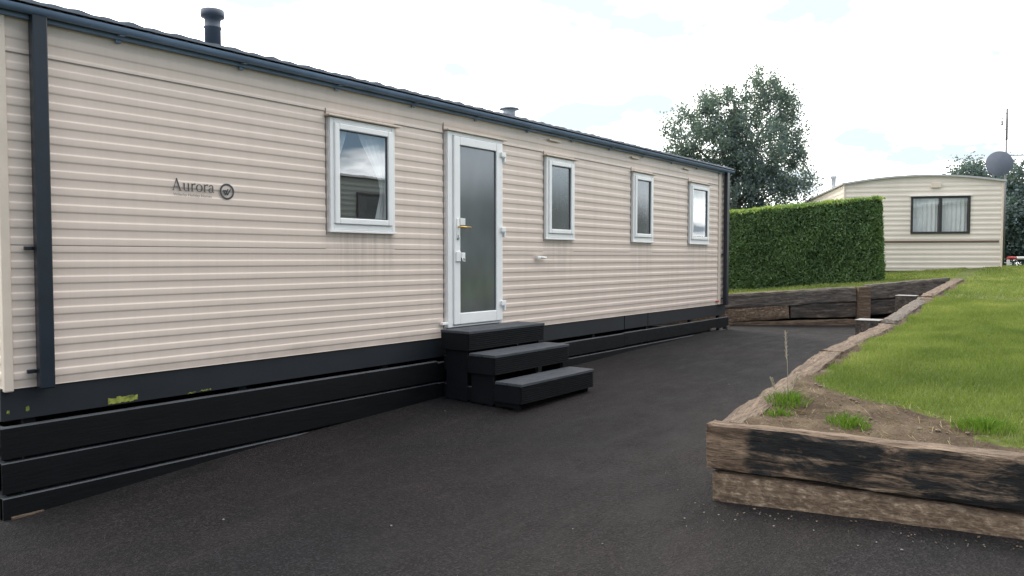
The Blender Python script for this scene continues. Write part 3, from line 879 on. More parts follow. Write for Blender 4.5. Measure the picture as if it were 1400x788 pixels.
def grow_tree(name, label, base, lobes, leafmat, n_clumps, per, leaf, clump_r, trunk_r, cat='tree', group=None, seed=0, droop=.3):
    """lobes: (dx,dy,dz,rx,ry,rz) relative to the base; limbs reach into every lobe, leaves sit in sprays around twig ends"""
    global rng
    rng = np.random.default_rng(100 + seed)
    t = thing(name, label, cat, base, 0, group)
    vol = np.array([l[3] * l[4] * l[5] for l in lobes]) ** .75; vol /= vol.sum()
    cen = []
    for l, f in zip(lobes, vol):
        k = max(3, int(n_clumps * f))
        d = rng.normal(size=(k, 3)); d /= np.linalg.norm(d, axis=1)[:, None]
        r = rng.uniform(.35, 1.08, k) ** .6
        cen.append(np.array(l[:3]) + d * r[:, None] * np.array(l[3:]))
    cen = np.concatenate(cen)
    top = max(l[2] for l in lobes)
    mb = MB()
    spine = [(0, 0, -.3), (.03, .05, top * .25), (.08, -.04, top * .55), (0, .05, top * .95)]
    mb.tube(spine, [trunk_r, trunk_r * .8, trunk_r * .5, trunk_r * .12], 9)
    mb.build('trunk', M['bark'], t)
    lb = MB()
    for l in lobes:
        e = Vector(l[:3]); s = Vector((.05, 0, max(top * .12, e.z * .55)))
        m_ = (s + e) / 2 + Vector((0, 0, .25))
        lb.tube([s, m_, e], [trunk_r * .4, trunk_r * .25, trunk_r * .08], 6)
    for k in range(0, len(cen), 2):
        c = Vector(cen[k]); j_ = min(lobes, key=lambda q: (Vector(q[:3]) - c).length)
        lb.tube([Vector(j_[:3]) * .8 + c * .2, c], [trunk_r * .07, trunk_r * .03], 4, False)
    lb.build('limbs', M['bark'], t)
    P = []; V = []
    for c in cen:
        k = int(per * rng.uniform(.5, 1.4))
        s = np.array([1, 1, 1.25 if droop else .8]) * clump_r * rng.uniform(.55, 1.25)
        q = rng.normal(size=(k, 3)) * s * .55
        q[:, 2] -= droop * clump_r * np.abs(q[:, 0] + q[:, 1])
        P.append(c + q); V.append(np.clip(rng.normal(.45, .13, k) + rng.normal(0, .16), 0, 1))
    P = np.concatenate(P); V = np.concatenate(V)
    me = raw_mesh('crown', leaf_quads(P, leaf, .3, droop=droop * 2), 4, V)
    link('crown', me, leafmat, t)
    return t

def px(x, y, D):
    """a measured direction and distance of the photo turned into metres"""
    H = math.radians(37.6); p = math.radians(2.236)
    F = Vector((math.cos(H) * math.cos(p), math.sin(H) * math.cos(p), -math.sin(p))); R = Vector((math.sin(H), -math.cos(H), 0)); U = R.cross(F)
    return Vector((0, -5.26, 1.6)) + (F + R * (x - 700) / 1050 + U * (394 - y) / 1050) * D

bb = Vector((24.3, 4.3, .9))
lob = []
for x_, y_, rx, ry, dd in ((1042, 128, 30, 34, 0), (1062, 150, 30, 44, .5), (1000, 148, 36, 34, -.3), (968, 165, 34, 36, .6), (935, 185, 28, 36, -.4), (928, 215, 24, 28, .3),
                           (985, 205, 55, 45, 0), (1035, 200, 48, 50, -.5), (1075, 205, 30, 36, .4), (1092, 212, 17, 22, 0), (1088, 250, 26, 30, -.3), (1050, 258, 46, 38, .3), (1000, 262, 46, 36, -.3), (960, 245, 34, 34, .4), (1010, 310, 45, 34, .2), (1060, 310, 40, 34, -.4)):
    c = px(x_, y_, 25 + dd) - bb; k = (25 + dd) / 1050
    lob.append((c.x, c.y, c.z, rx * k * .95, rx * k * .95, ry * k * .95))
grow_tree('birch_tree', 'tall loose crowned birch tree standing behind the clipped hedge', bb, lob, M['birch'], 720, 98, .088, .25, .16, seed=1, droop=.35)
def side_tree(name, label, x_, D, ztop, zc, r, seed, group=None):
    b = px(x_, 353, D); b.z = zl(b.x, b.y) - .1
    h = ztop - b.z
    L = []
    for k in range(9):
        a = k * 2.4; rr = r * (.55 if k else 0)
        zz = h * (.35 + .5 * ((k * .37) % 1))
        L.append((rr * math.cos(a), rr * math.sin(a), zz, r * .52, r * .52, h * .2))
    L.append((0, 0, h * .86, r * .42, r * .42, h * .13))
    return grow_tree(name, label, b, L, M['conif'], 330, 120, .13, .36, .18, seed=seed, droop=.1)
side_tree('broadleaf_tree', 'dark bushy tree behind the pale caravan roof, its top just showing', 1322, 31, 5.35, 0, 1.7, 2)
side_tree('broadleaf_tree', 'dark dense tree behind the satellite dish pole', 1405, 29, 5.15, 0, 2.3, 3)
side_tree('broadleaf_tree', 'dark tree beyond the barrier pole at the lawn end', 1480, 31, 5.6, 0, 2.3, 4)

# hedge: clipped conifer block with slightly sloping top
rng = np.random.default_rng(5)
hg = thing('clipped_hedge', 'dense dark green clipped conifer hedge with a flat sunlit top', 'hedge', (17.0, -.2, .9))
HA, HB = Vector((15.35, 2.85, 0)), Vector((17.665, -1.635, 0))
HX = (HB - HA).normalized(); HY = Vector((-HX.y, HX.x, 0)); HL = (HB - HA).length; HT = 1.0
def hz0(u): return zl(*(HA + HX * u)[:2]) - .02
def htop(u): return 2.42 + (2.905 - 2.42) * u / HL
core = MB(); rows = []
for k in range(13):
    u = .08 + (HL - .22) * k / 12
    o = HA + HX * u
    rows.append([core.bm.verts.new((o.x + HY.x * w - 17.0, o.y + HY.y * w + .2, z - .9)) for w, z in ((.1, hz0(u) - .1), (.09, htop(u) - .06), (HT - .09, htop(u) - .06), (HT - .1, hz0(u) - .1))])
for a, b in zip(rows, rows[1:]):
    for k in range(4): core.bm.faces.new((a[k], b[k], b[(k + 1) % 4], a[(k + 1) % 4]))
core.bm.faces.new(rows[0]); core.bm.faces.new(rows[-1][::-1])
core.build('shade_core', M['hedge_core'], hg)  # solid dark block: shade between the leaves put into its colour
P = []; O = []; V = []
def hp(u, w, z): return (HA.x + HX.x * u + HY.x * w - 17.0, HA.y + HX.y * u + HY.y * w + .2, z - .9)
def hadd(n, f, out, v):
    for _ in range(n):
        u, w, z = f()
        # lumpy clipped surface
        b = noise.noise(Vector((u * 1.7, w * 1.7, z * 1.7))) * .05 + noise.noise(Vector((u * 6, w * 6, z * 4))) * .03
        P.append(np.array(hp(u, w, z)) + np.array(out) * b); O.append(out)
        V.append(min(1, max(0, v + random.gauss(0, .16) + b * 2.5)))
fo_ = (-HY.x, -HY.y, .15); eo = (HX.x, HX.y, .15)
def rnd_front():
    u = random.random() * HL; s = random.random(); z = hz0(u) + (htop(u) - hz0(u)) * s
    inset = .20 * max(0, (u - HL + .38) / .38) ** 2.2 + .03 * s ** 3 + .07 * s ** 12
    return u - .05 * s, inset + random.gauss(0, .025), z
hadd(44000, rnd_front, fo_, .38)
def rnd_end():
    w = random.random() * HT; s = random.random(); z = hz0(HL) + (htop(HL) - hz0(HL)) * s
    e = .20 * (abs(w / HT - .5) * 2) ** 3
    return HL - e - .10 * s ** 2 + random.gauss(0, .025), w, z
hadd(9000, rnd_end, eo, .45)
def rnd_top():
    u = random.random() * HL; w = random.random() * HT
    return u - .06, w, htop(u) - .06 * (abs(w / HT - .5) * 2) ** 4 + abs(random.gauss(0, .014))
hadd(10000, rnd_top, (0, 0, 1), 1.0)  # top leaves palest and yellowest: sunlit rim painted into the leaf colour
def rnd_back():
    u, w, z = rnd_front(); return u, HT - w, z
hadd(6000, rnd_back, (HY.x, HY.y, .15), .35)
me = raw_mesh('foliage', leaf_quads(np.array(P), .066, .0, np.array(O) * .7, .34, droop=-1.4), 4, V)
link('foliage', me, M['hedge'], hg)

# grass on the lawn
rng = np.random.default_rng(9)
def blades(n, xr, yr, dens, h, w, name, mat, lean=.5):
    X = rng.uniform(*xr, n); Y = rng.uniform(*yr, n); keep = rng.random(n)
    vs = []; var = []
    for x_, y_, k in zip(X, Y, keep):
        if not on_lawn(x_, y_): continue
        if y_ < edge_y(x_) - .05 or y_ > -3.2:
            s = soil_amount(x_, y_) if y_ < -2.6 else 0
            near = behind_rw(x_, y_) if y_ > -3 and x_ < 17.4 else 1
            if near < .16: continue
            pd = dens(x_, y_) * ((1 - s) ** 2 + (.035 if noise.noise(Vector((x_ * 4, y_ * 4, 5))) > .12 else .006))
            if k > pd: continue
            dst = math.hypot(x_, y_ + 5.26)
            ww = w * max(1.0, dst / 7.0); hh = h * (.55 + .8 * rng.random()) * (1 + .5 * max(0, noise.noise(Vector((x_ * 3, y_ * 3, 2)))))
            a = rng.random() * 2 * PI; z_ = zl(x_, y_) + n3(x_, y_, 1.1, .03)
            cx_, sx_ = math.cos(a), math.sin(a); l = lean * hh * rng.random() * 1.4; b = rng.random() * 2 * PI
            vs += [(x_ - cx_ * ww / 2, y_ - sx_ * ww / 2, z_ - .006), (x_ + cx_ * ww / 2, y_ + sx_ * ww / 2, z_ - .006), (x_ + l * math.cos(b), y_ + l * math.sin(b), z_ + hh)]
            yel = .05 + min(.22, max(0, (x_ - 9) * .018)) + noise.noise(Vector((x_ * .55 + 3, y_ * .8, 0))) * .55 + noise.noise(Vector((x_ * 1.9, y_ * 2.6, 9))) * .38
            var.append(min(1.0, max(0, .36 + yel + rng.normal(0, .17))))
    me = raw_mesh(name, np.array(vs), 3, var)
    return tag(link(name, me, mat), kind='stuff')
o = blades(330000, (4.6, 13.0), (-7.4, -3.0), lambda x, y: 1.0 if y > -5.4 + .07 * (x - 4.5) - .6 else .35, .031, .0062, 'grass', M['grass'], .8)
tag(o, 'short mown green lawn grass with yellowish patches behind the sleepers', 'grass')
o = blades(110000, (13.0, 25.5), (-6.0, 3.0), lambda x, y: 1.0, .035, .007, 'grass', M['grass'], .8)
tag(o, 'mown grass running up to the hedge and the pale caravan', 'grass')

def tuft(name, label, x_, y_, n, r, h, stalks=(), seed=0):
    rs = np.random.default_rng(seed)
    z_ = zl(x_, y_)
    t = thing(name, label, 'grass tuft', (x_, y_, z_))
    vs = []; var = []
    for _ in range(n):
        a = rs.random() * 2 * PI; d = r * rs.random() ** .8; bx, by = d * math.cos(a), d * math.sin(a)
        hh = h * (.4 + .75 * rs.random()) * (1 - .55 * d / r); l = hh * (.25 + .8 * rs.random())
        la = a + rs.normal(0, .8); q = rs.random() * PI; w = .0036
        m_ = (bx + l * .4 * math.cos(la), by + l * .4 * math.sin(la), hh * .65)
        e_ = (bx + l * math.cos(la), by + l * math.sin(la), hh * (.8 if rs.random() < .5 else 1.0))
        c_, s_ = math.cos(q) * w, math.sin(q) * w
        vs += [(bx - c_, by - s_, -.01), (bx + c_, by + s_, -.01), (m_[0] + c_ * .7, m_[1] + s_ * .7, m_[2]), (m_[0] - c_ * .7, m_[1] - s_ * .7, m_[2])]
        vs += [(m_[0] - c_ * .7, m_[1] - s_ * .7, m_[2]), (m_[0] + c_ * .7, m_[1] + s_ * .7, m_[2]), e_, e_]
        v = rs.normal(.5, .2); var += [v, v]
    vs = np.array(vs); vs[7::8] += .0008
    link('blades', raw_mesh('blades', vs, 4, var), M['tuft'], t)
    for sx_, sy_, ex_, ey_, hh in stalks:
        mb = MB().tube([(sx_, sy_, 0), ((sx_ + ex_) / 2 + .01, (sy_ + ey_) / 2, hh * .55), (ex_, ey_, hh)], [.0022, .0018, .001], 5)
        for k in range(26):
            f = .62 + .38 * k / 26; a = k * 2.4
            p = Vector((sx_ + (ex_ - sx_) * f, sy_ + (ey_ - sy_) * f, hh * f)); q = p + Vector((math.cos(a) * .012, math.sin(a) * .012, .02))
            mb.tube([p, q], [.0022, .001], 4, False)
        mb.build('seed_stalk', M['stalk'], t)
    return t
tuft('grass_tuft', 'bushy green grass tuft with tall dry seed stalks beside the long sleeper edging', 5.33, -3.56, 330, .15, .13, ((0, 0, .01, .03, .50), (.05, .02, .10, -.03, .20), (-.05, .04, -.10, .09, .18)), 1)
tuft('grass_tuft', 'low spreading green tuft alone on the bare soil', 4.98, -4.03, 240, .13, .10, (), 2)
tuft('grass_tuft', 'small leggy green tuft close behind the corner of the sleepers', 5.02, -3.60, 110, .09, .07, (), 3)
tuft('grass_tuft', 'thick tuft where the turf meets the bare soil', 5.30, -4.72, 360, .17, .085, (), 4)

# dry straw and twigs on the soil, grit on the drive
rng = np.random.default_rng(21)
vs = []; var = []
for _ in range(1500):
    x_ = rng.uniform(4.6, 6.4); y_ = rng.uniform(-6.2, -3.5)
    if soil_amount(x_, y_) < .4: continue
    a = rng.random() * PI; L_ = rng.uniform(.03, .14); w = .0013; z_ = zl(x_, y_) + n3(x_, y_, 1.1, .03) + .012
    dx, dy = math.cos(a) * L_ / 2, math.sin(a) * L_ / 2; nx_, ny2 = -math.sin(a) * w, math.cos(a) * w
    lift = rng.uniform(0, .03)
    vs += [(x_ - dx - nx_, y_ - dy - ny2, z_), (x_ - dx + nx_, y_ - dy + ny2, z_ + .002), (x_ + dx + nx_, y_ + dy + ny2, z_ + lift), (x_ + dx - nx_, y_ + dy - ny2, z_ + lift)]
    var.append(rng.random())
tag(link('dry_straw', raw_mesh('dry_straw', np.array(vs), 4, var), M['straw']), 'scattered dry straw and twigs lying on the bare soil', 'straw', kind='stuff')
def grit(n, area, name, label, smin, smax):
    bm = bmesh.new()
    for _ in range(n):
        x_, y_ = area()
        s = smin + (smax - smin) * random.random() ** 3
        r_ = bmesh.ops.create_icosphere(bm, subdivisions=1, radius=s, matrix=Matrix.Translation((x_, y_, zd(x_, y_) + s * .4 + .004)) @ Matrix.Rotation(random.random() * 3, 4, 'Z') @ Matrix.Diagonal((1, .6 + .4 * random.random(), .55, 1)))
    me = bpy.data.meshes.new(name); bm.to_mesh(me); bm.free()
    return tag(link(name, me, M['stone']), label, 'grit', kind='stuff')
bm = bmesh.new()
for _ in range(420):
    x_, y_ = random.uniform(4.66, 6.2), random.uniform(-6.0, -3.5)
    if soil_amount(x_, y_) < .5: continue
    s_ = .004 + .016 * random.random() ** 3
    bmesh.ops.create_icosphere(bm, subdivisions=1, radius=s_, matrix=Matrix.Translation((x_, y_, zl(x_, y_) + n3(x_, y_, 1.1, .03) + .016)) @ Matrix.Rotation(random.random() * 3, 4, 'Z') @ Matrix.Diagonal((1, .5 + .5 * random.random(), .5, 1)))
me = bpy.data.meshes.new('soil_crumbs'); bm.to_mesh(me); bm.free()
tag(link('soil_crumbs', me, M['crumb']), 'small stones and crumbs of earth on the bare soil', 'crumbs', kind='stuff')
rng = np.random.default_rng(33)
lp = []
for _ in range(420):
    k = rng.random()
    if k < .4: x_, y_ = rng.uniform(4.66, 6.2), rng.uniform(-6, -3.5)
    elif k < .75:
        x_ = rng.uniform(4.6, 14); y_ = edge_y(x_) + .05 + abs(rng.normal(0, .10))
    else: x_, y_ = 4.46 - abs(rng.normal(0, .10)), rng.uniform(-5.4, -3.3)
    soil = x_ > 4.6 and y_ < edge_y(x_) - .2
    if soil and soil_amount(x_, y_) < .5: continue
    lp.append((x_, y_, zl(x_, y_) + n3(x_, y_, 1.1, .03) + .02 if soil else zd(x_, y_) + n3(x_, y_, .8, .012) + .008))
tag(link('leaf_litter', raw_mesh('leaf_litter', leaf_quads(np.array(lp), .016, 2.5), 4, rng.random(len(lp))), M['litter']), 'dry brown leaf scraps lying along the sleepers and on the soil', 'leaf litter', kind='stuff')
def area1():
    if random.random() < .4: return 4.40 - abs(random.gauss(0, .16)), -3.4 - 1.9 * random.random() ** 1.5 + random.gauss(0, .05)
    return random.uniform(1.6, 11), random.uniform(-5.5, -.4)
grit(130, area1, 'grit', 'loose pale grit scattered on the black asphalt drive', .002, .009)

# ------------------------------------------------------------------ pale caravan beyond the hedge (and its neighbour)
def pale_caravan(label, loc, rz, group, W=3.55, L=9.6, H=2.17):
    t = thing('pale_caravan', label, 'caravan', loc, rz, group)
    def arch(y): return H + .165 * (1 - ((y - W / 2) / (W / 2)) ** 2)
    wy0, wy1, wz0, wz1 = .72, 2.00, .93, 1.80
    mb = MB()
    Pf = lambda y, d, z: (-d, y, z)
    pit = .118
    add_siding(mb, 0, wy0, 0, H, pit, 0, .006, Pf); add_siding(mb, wy1, W, 0, H, pit, 0, .006, Pf)
    add_siding(mb, wy0, wy1, 0, wz0, pit, 0, .006, Pf); add_siding(mb, wy0, wy1, wz1, H, pit, 0, .006, Pf)
    n = 24
    for k in range(n):                                    # gable under the arched roof
        a, b = W * k / n, W * (k + 1) / n
        mb.poly([(-.004, a, H), (-.004, b, H), (-.004, b, arch(b)), (-.004, a, arch(a))]) if k not in (0, n - 1) else None
        mb.poly([(L, a, 0), (L, b, 0), (L, b, max(H, arch(b))), (L, a, max(H, arch(a)))])
    add_siding(mb, 0, L, 0, H, pit, 0, .006, lambda x_, d, z: (x_, -d, z))
    add_siding(mb, 0, L, 0, H, pit, 0, .006, lambda x_, d, z: (x_, W + d, z))
    mb.build('wall', M['siding2'], t)
    mb = MB()
    rows = []
    for k in range(n + 1):
        y = -.06 + (W + .12) * k / n
        z = arch(min(max(y, 0), W)) + .02
        rows.append([mb.bm.verts.new((xx, y, z + dz)) for xx, dz in ((-.07, -.045), (-.07, 0), (L + .06, 0), (L + .06, -.045))])
    for a, b in zip(rows, rows[1:]):
        for k in range(4): mb.bm.faces.new((a[k], b[k], b[(k + 1) % 4], a[(k + 1) % 4]))
    mb.bm.faces.new(rows[0]); mb.bm.faces.new(rows[-1][::-1])
    rf = mb.build('roof', M['roof2'], t)
    MB().lathe([(.10, 0), (.09, .05), (.062, .06), (.062, .40), (.085, .41), (.085, .48), (.05, .49)], (3.1, W - .28, H + .03), 14).build('flue', M['flue_pale'], rf)
    MB().box((2.0, W - 1.1, H + .12), (2.6, W - .55, H + .22), .02).build('roof_light', M['flue_pale'], rf)
    mb = MB().box((-.035, wy0 - .02, wz0 - .02), (.03, wy0 + .03, wz1 + .02), .004).box((-.035, wy1 - .03, wz0 - .02), (.03, wy1 + .02, wz1 + .02), .004)
    mb.box((-.034, wy0 + .03, wz0 - .02), (.03, wy1 - .03, wz0 + .03), .004).box((-.034, wy0 + .03, wz1 - .03), (.03, wy1 - .03, wz1 + .02), .004)
    mb.box((-.036, (wy0 + wy1) / 2 - .035, wz0 + .03), (.03, (wy0 + wy1) / 2 + .025, wz1 - .03), .004)
    w = mb.build('window', M['brown_frame'], t)
    MB().poly([(-.01, wy0 + .03, wz0 + .03), (-.01, (wy0 + wy1) / 2 - .035, wz0 + .03), (-.01, (wy0 + wy1) / 2 - .035, wz1 - .03), (-.01, wy0 + .03, wz1 - .03)]).build('pane', M['glass_clear'], w)
    MB().poly([(-.01, (wy0 + wy1) / 2 + .025, wz0 + .03), (-.01, wy1 - .03, wz0 + .03), (-.01, wy1 - .03, wz1 - .03), (-.01, (wy0 + wy1) / 2 + .025, wz1 - .03)]).build('pane', M['glass_clear'], w)
    MB().box((-.06, wy0 - .05, wz1 + .024), (-.001, wy1 + .05, wz1 + .04), .003).build('drip_cap', M['white_paint'], w)
    for a, b in ((wy0 + .02, (wy0 + wy1) / 2 - .03), ((wy0 + wy1) / 2 + .03, wy1 - .02)):
        c = curtain_mesh(a, b, wz0, wz1, 0, 6, .018).build('curtain', M['curtain'], w)
        c.matrix_local = Matrix.Translation((.09, 0, 0)) @ Matrix(((0, 1, 0, 0), (1, 0, 0, 0), (0, 0, 1, 0), (0, 0, 0, 1)))
    MB().box((.20, .03, .02), (L - .02, W - .03, H - .03)).build('interior_lining', M['interior'], t)
    MB().box((-.026, .06, .695), (-.002, W - .03, .740), .003).build('stripe', M['brown_line'], t)
    MB().box((-.05, 1.36, 2.03), (-.005, 1.58, 2.15), .006).build('vent_cover', M['trim'], t)
    for yy in (0, W): MB().box((-.022, min(yy - .02, yy + .02), -.01), (.03, max(yy - .02, yy + .02), H), .006).build('corner_moulding', M['trim'], t)
    for x0 in (1.3, 4.6, 7.6):                              # windows of both long sides
        for yy, s in ((0, -1), (W, 1)):
            mb = MB().frame(x0, x0 + 1.1, .95, 1.8, .05, min(0, s * .035), max(0, s * .035), .004)
            wn = mb.build('window', M['brown_frame'], t); wn.location = (0, yy + s * .012, 0)
            MB().box((x0 + .05, s * .014 - .002, 1.0), (x0 + 1.05, s * .014 + .002, 1.75)).build('pane', M['frost_win'], wn)
    MB().box((.05, .05, -.55), (L - .05, W - .05, -.02)).build('underframe', M['chassis'], t)
    return t
P0 = (21.85, -3.30, 1.285)
pv = pale_caravan('smaller pale cream caravan with brown framed end window, beyond the hedge', P0, math.radians(24.8), None)
for nloc, nlab in (((7.4, -12.15, 1.33), 'pale caravan across the lawn, seen only as a reflection in the curtained window'),
                   ((19.6, -12.4, 1.45), 'pale caravan further across the lawn, seen only reflected in the narrow windows')):
    nb = copy_tree(pv)
    nb.location = nloc; nb.rotation_euler = (0, 0, 0)
    nb['label'] = nlab
    for ch in nb.children:
        if ch.name.split('.')[0] in ('wall', 'corner_moulding'):
            ch.material_slots[0].link = 'OBJECT'; ch.material_slots[0].material = M['siding3']

# mast with dish and aerial
ms = thing('aerial_mast', 'tall thin grey pole with round satellite dish and small aerials beside pale caravan', 'mast', (24.36, -3.13, 1.2))
MB().tube([(0, 0, 0), (0, 0, 3.6)], .022, 10).tube([(0, 0, 3.55), (0, 0, 4.38)], .03, 10).build('pole', M['pole'], ms)
vw = Vector((-.80, -.25, 0)).normalized()                         # towards the viewer, dish back faces there
mb = MB(); rr = .335; rows = []
Mx = Matrix.Translation((-.10, .14, 2.92)) @ Vector((vw.x, vw.y, .10)).to_track_quat('Z', 'Y').to_matrix().to_4x4()
for k in range(9):
    r_ = rr * k / 8
    rows.append([mb.bm.verts.new(Mx @ Vector((r_ * math.cos(a) * .97, r_ * math.sin(a), .075 * (1 - (k / 8) ** 2)))) for a in np.linspace(0, 2 * PI, 28, endpoint=False)] if k else [mb.bm.verts.new(Mx @ Vector((0, 0, .075)))])
for k in range(28): mb.bm.faces.new((rows[0][0], rows[1][k], rows[1][(k + 1) % 28])).smooth = True
for a, b in zip(rows[1:], rows[2:]):
    for k in range(28): mb.bm.faces.new((a[k], b[k], b[(k + 1) % 28], a[(k + 1) % 28])).smooth = True
dish = mb.build('satellite_dish', M['dish'], ms)
MB().tube([Mx @ Vector((0, -rr, 0)), Mx @ Vector((0, -rr * .6, -.38))], .01, 6).tube([Mx @ Vector((0, -rr * .6, -.38)), Mx @ Vector((0, -rr * .5, -.30))], .025, 8).build('feed_arm', M['mast'], dish)
MB().box((-.09, -.04, 2.84), (.03, .10, 3.0), .01).build('dish_bracket', M['mast'], ms)
rt = Vector((.61, -.79, 0))
ae = MB()
L1 = -rt * .13
for zz in (4.25, 3.82): ae.tube([(0, 0, zz), (L1.x, L1.y, zz)], .012, 6)
ae.tube([(L1.x, L1.y, 3.80), (L1.x, L1.y, 4.28)], .010, 6)
for zz in (4.12, 4.02, 3.95, 3.73): ae.tube([(L1.x - rt.x * .05, L1.y - rt.y * .05, zz), (L1.x + rt.x * .04, L1.y + rt.y * .04, zz)], .016, 6)
ae.box((L1.x - .03, L1.y - .03, 3.96), (L1.x + .02, L1.y + .02, 4.05), .006)
ae.build('aerial', M['mast'], ms)
ya = MB().tube([rt * .0 + Vector((0, 0, 3.14)), rt * 1.1 + Vector((0, 0, 3.15))], .02, 6)
for k in range(9):
    p = rt * (.2 + .1 * k) + Vector((0, 0, 3.145)); ya.tube([p - Vector((0, 0, .10 if k else .22)), p + Vector((0, 0, .04 if k else .06))], .004, 5)
ya.build('boom_aerial', M['mast'], ms)

# barrier pole and shrubs by the lawn end
bp = thing('barrier_pole', 'low red and white painted barrier pole beside the dark trees', 'barrier', (27.26, -2.98, 1.05))
dr = Vector((.61, -.79, 0))
for d0, d1, m_ in ((0, .25, 'red_paint'), (.25, .95, 'white_paint'), (.95, 1.3, 'red_paint'), (1.3, 2.0, 'white_paint')):
    MB().tube([dr * d0 + Vector((0, 0, .55)), dr * d1 + Vector((0, 0, .55))], .045, 10).build('pole', M[m_], bp)
for d0 in (.02, 1.9): MB().box((dr.x * d0 - .04, dr.y * d0 - .04, -.1), (dr.x * d0 + .04, dr.y * d0 + .04, .50), .006).build('post', M['white_paint'], bp)
def shrub(label, x_, D, r, seed):
    b = px(x_, 353, D); b.z = zl(b.x, b.y)
    t = thing('garden_shrub', label, 'shrub', b)
    rs = np.random.default_rng(seed); d = rs.normal(size=(1600, 3)); d /= np.linalg.norm(d, axis=1)[:, None]; d *= (rs.random(1600) ** .4)[:, None] * r
    d[:, 2] = np.abs(d[:, 2]) * 1.1
    link('foliage', raw_mesh('foliage', leaf_quads(d, .06), 4, rs.random(1600)), M['shrub'], t)
    MB().tube([(0, 0, -.05), (.02, 0, r * .7)], [.025, .01], 6).build('stem', M['bark'], t)
shrub('small pinkish shrub at the corner of the pale caravan', 1372, 24.0, .36, 1)
shrub('greyish shrub in front of the barrier pole', 1402, 22.8, .36, 2)

# ------------------------------------------------------------------ light and sky
SUN_AZ, SUN_EL = math.radians(66), math.radians(47)               # azimuth from +X towards +Y: behind the caravan
sd = Vector((math.cos(SUN_AZ) * math.cos(SUN_EL), math.sin(SUN_AZ) * math.cos(SUN_EL), math.sin(SUN_EL)))
sun = bpy.data.lights.new('sun', 'SUN'); sun.energy = 2.8; sun.angle = math.radians(20); sun.color = (1, .93, .82)
so = bpy.data.objects.new('sun', sun); col.objects.link(so); so.rotation_euler = sd.to_track_quat('Z', 'Y').to_euler()

w = bpy.data.worlds.new('World'); scene.world = w; w.use_nodes = True
nt = w.node_tree; nt.nodes.clear()
def wn(t, **k):
    n = nt.nodes.new(t)
    for a, b in k.items(): setattr(n, a, b)
    return n
lk_ = nt.links.new
out = wn('ShaderNodeOutputWorld')
sky = wn('ShaderNodeTexSky', sky_type='NISHITA', sun_disc=False, sun_elevation=SUN_EL, sun_rotation=math.radians(90) - SUN_AZ, air_density=1.0, dust_density=.6)
bg1 = wn('ShaderNodeBackground'); bg1.inputs[1].default_value = .15; lk_(sky.outputs[0], bg1.inputs[0])
tc_ = wn('ShaderNodeTexCoord'); sep = wn('ShaderNodeSeparateXYZ'); lk_(tc_.outputs['Generated'], sep.inputs[0])
def mth(op, a, b):
    n = wn('ShaderNodeMath', operation=op)
    for i, v in enumerate((a, b)):
        if isinstance(v, (int, float)): n.inputs[i].default_value = v
        else: lk_(v, n.inputs[i])
    return n.outputs[0]
den = mth('ADD', mth('MAXIMUM', sep.outputs[2], 0.0), .22)
cmb = wn('ShaderNodeCombineXYZ'); lk_(mth('DIVIDE', sep.outputs[0], den), cmb.inputs[0]); lk_(mth('DIVIDE', sep.outputs[1], den), cmb.inputs[1])
no = wn('ShaderNodeTexNoise'); no.inputs['Scale'].default_value = 1.15; no.inputs['Detail'].default_value = 7; no.inputs['Roughness'].default_value = .56; no.inputs['Distortion'].default_value = .35
lk_(cmb.outputs[0], no.inputs['Vector'])
vm = wn('ShaderNodeVectorMath', operation='DOT_PRODUCT'); lk_(tc_.outputs['Generated'], vm.inputs[0]); vm.inputs[1].default_value = sd
mr_ = wn('ShaderNodeMapRange'); lk_(vm.outputs['Value'], mr_.inputs['Value'])
for i_, v_ in ((1, -.25), (2, .55), (3, -.11), (4, .22)): mr_.inputs[i_].default_value = v_
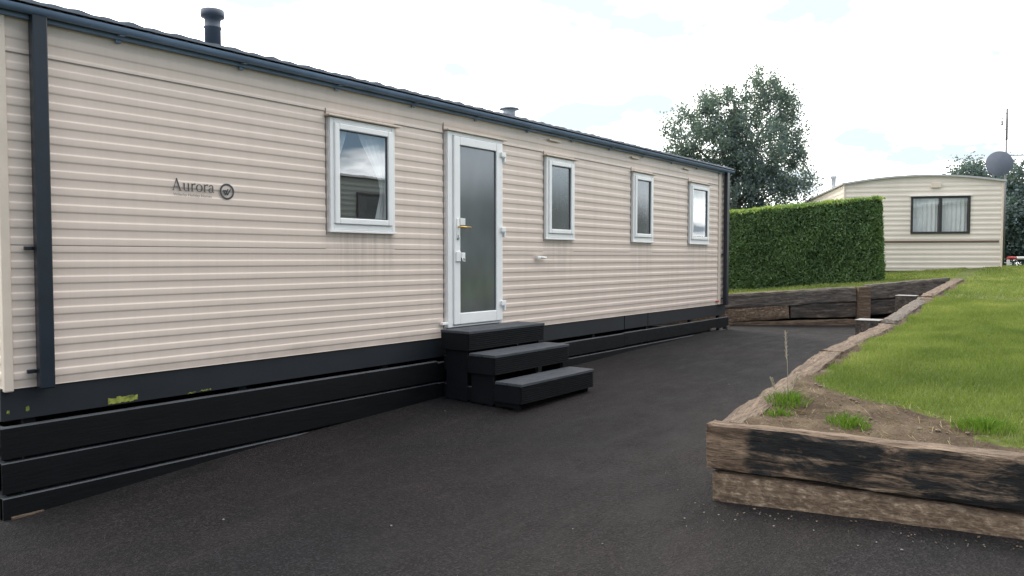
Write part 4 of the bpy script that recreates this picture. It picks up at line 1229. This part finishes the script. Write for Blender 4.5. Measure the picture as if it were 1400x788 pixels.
tow = mth('ADD', mr_.outputs[0], mth('MULTIPLY', mth('MAXIMUM', sep.outputs[2], 0.0), .10))                    # thicker bright cloud towards the sun
mask_in = mth('ADD', no.outputs['Fac'], tow)
rp = wn('ShaderNodeValToRGB'); rp.color_ramp.elements[0].position = .44; rp.color_ramp.elements[1].position = .60
lk_(mask_in, rp.inputs[0])
no2 = wn('ShaderNodeTexNoise'); no2.inputs['Scale'].default_value = 2.6; no2.inputs['Detail'].default_value = 6
lk_(cmb.outputs[0], no2.inputs['Vector'])
cr = wn('ShaderNodeValToRGB'); cr.color_ramp.elements[0].position = .39; cr.color_ramp.elements[0].color = (.214, .242, .260, 1)
cr.color_ramp.elements[1].position = .56; cr.color_ramp.elements[1].color = (1.0, .995, .98, 1)
lk_(no2.outputs['Fac'], cr.inputs[0])
bg2 = wn('ShaderNodeBackground'); lk_(cr.outputs[0], bg2.inputs[0])
lk_(mth('ADD', mth('MULTIPLY', mth('MAXIMUM', vm.outputs['Value'], 0.0), .5), 3.9), bg2.inputs[1])
mx = wn('ShaderNodeMixShader'); lk_(rp.outputs[0], mx.inputs[0]); lk_(bg1.outputs[0], mx.inputs[1]); lk_(bg2.outputs[0], mx.inputs[2])
lk_(mx.outputs[0], out.inputs[0])

# ------------------------------------------------------------------ camera
H_, p_ = math.radians(37.6), math.radians(2.236)
F = Vector((math.cos(H_) * math.cos(p_), math.sin(H_) * math.cos(p_), -math.sin(p_))); R_ = Vector((math.sin(H_), -math.cos(H_), 0)); U_ = R_.cross(F)
cd = bpy.data.cameras.new('camera'); cd.sensor_width = 36; cd.lens = 27.0; cd.clip_start = .05; cd.clip_end = 2000
co = bpy.data.objects.new('camera', cd); col.objects.link(co)
co.matrix_world = Matrix(((R_.x, U_.x, -F.x, 0), (R_.y, U_.y, -F.y, -5.26), (R_.z, U_.z, -F.z, 1.6), (0, 0, 0, 1)))
scene.camera = co
scene.view_settings.view_transform = 'Standard'; scene.view_settings.look = 'None'; scene.view_settings.exposure = 0; scene.view_settings.gamma = 1
scene.cycles.max_bounces = 8; scene.cycles.transparent_max_bounces = 12
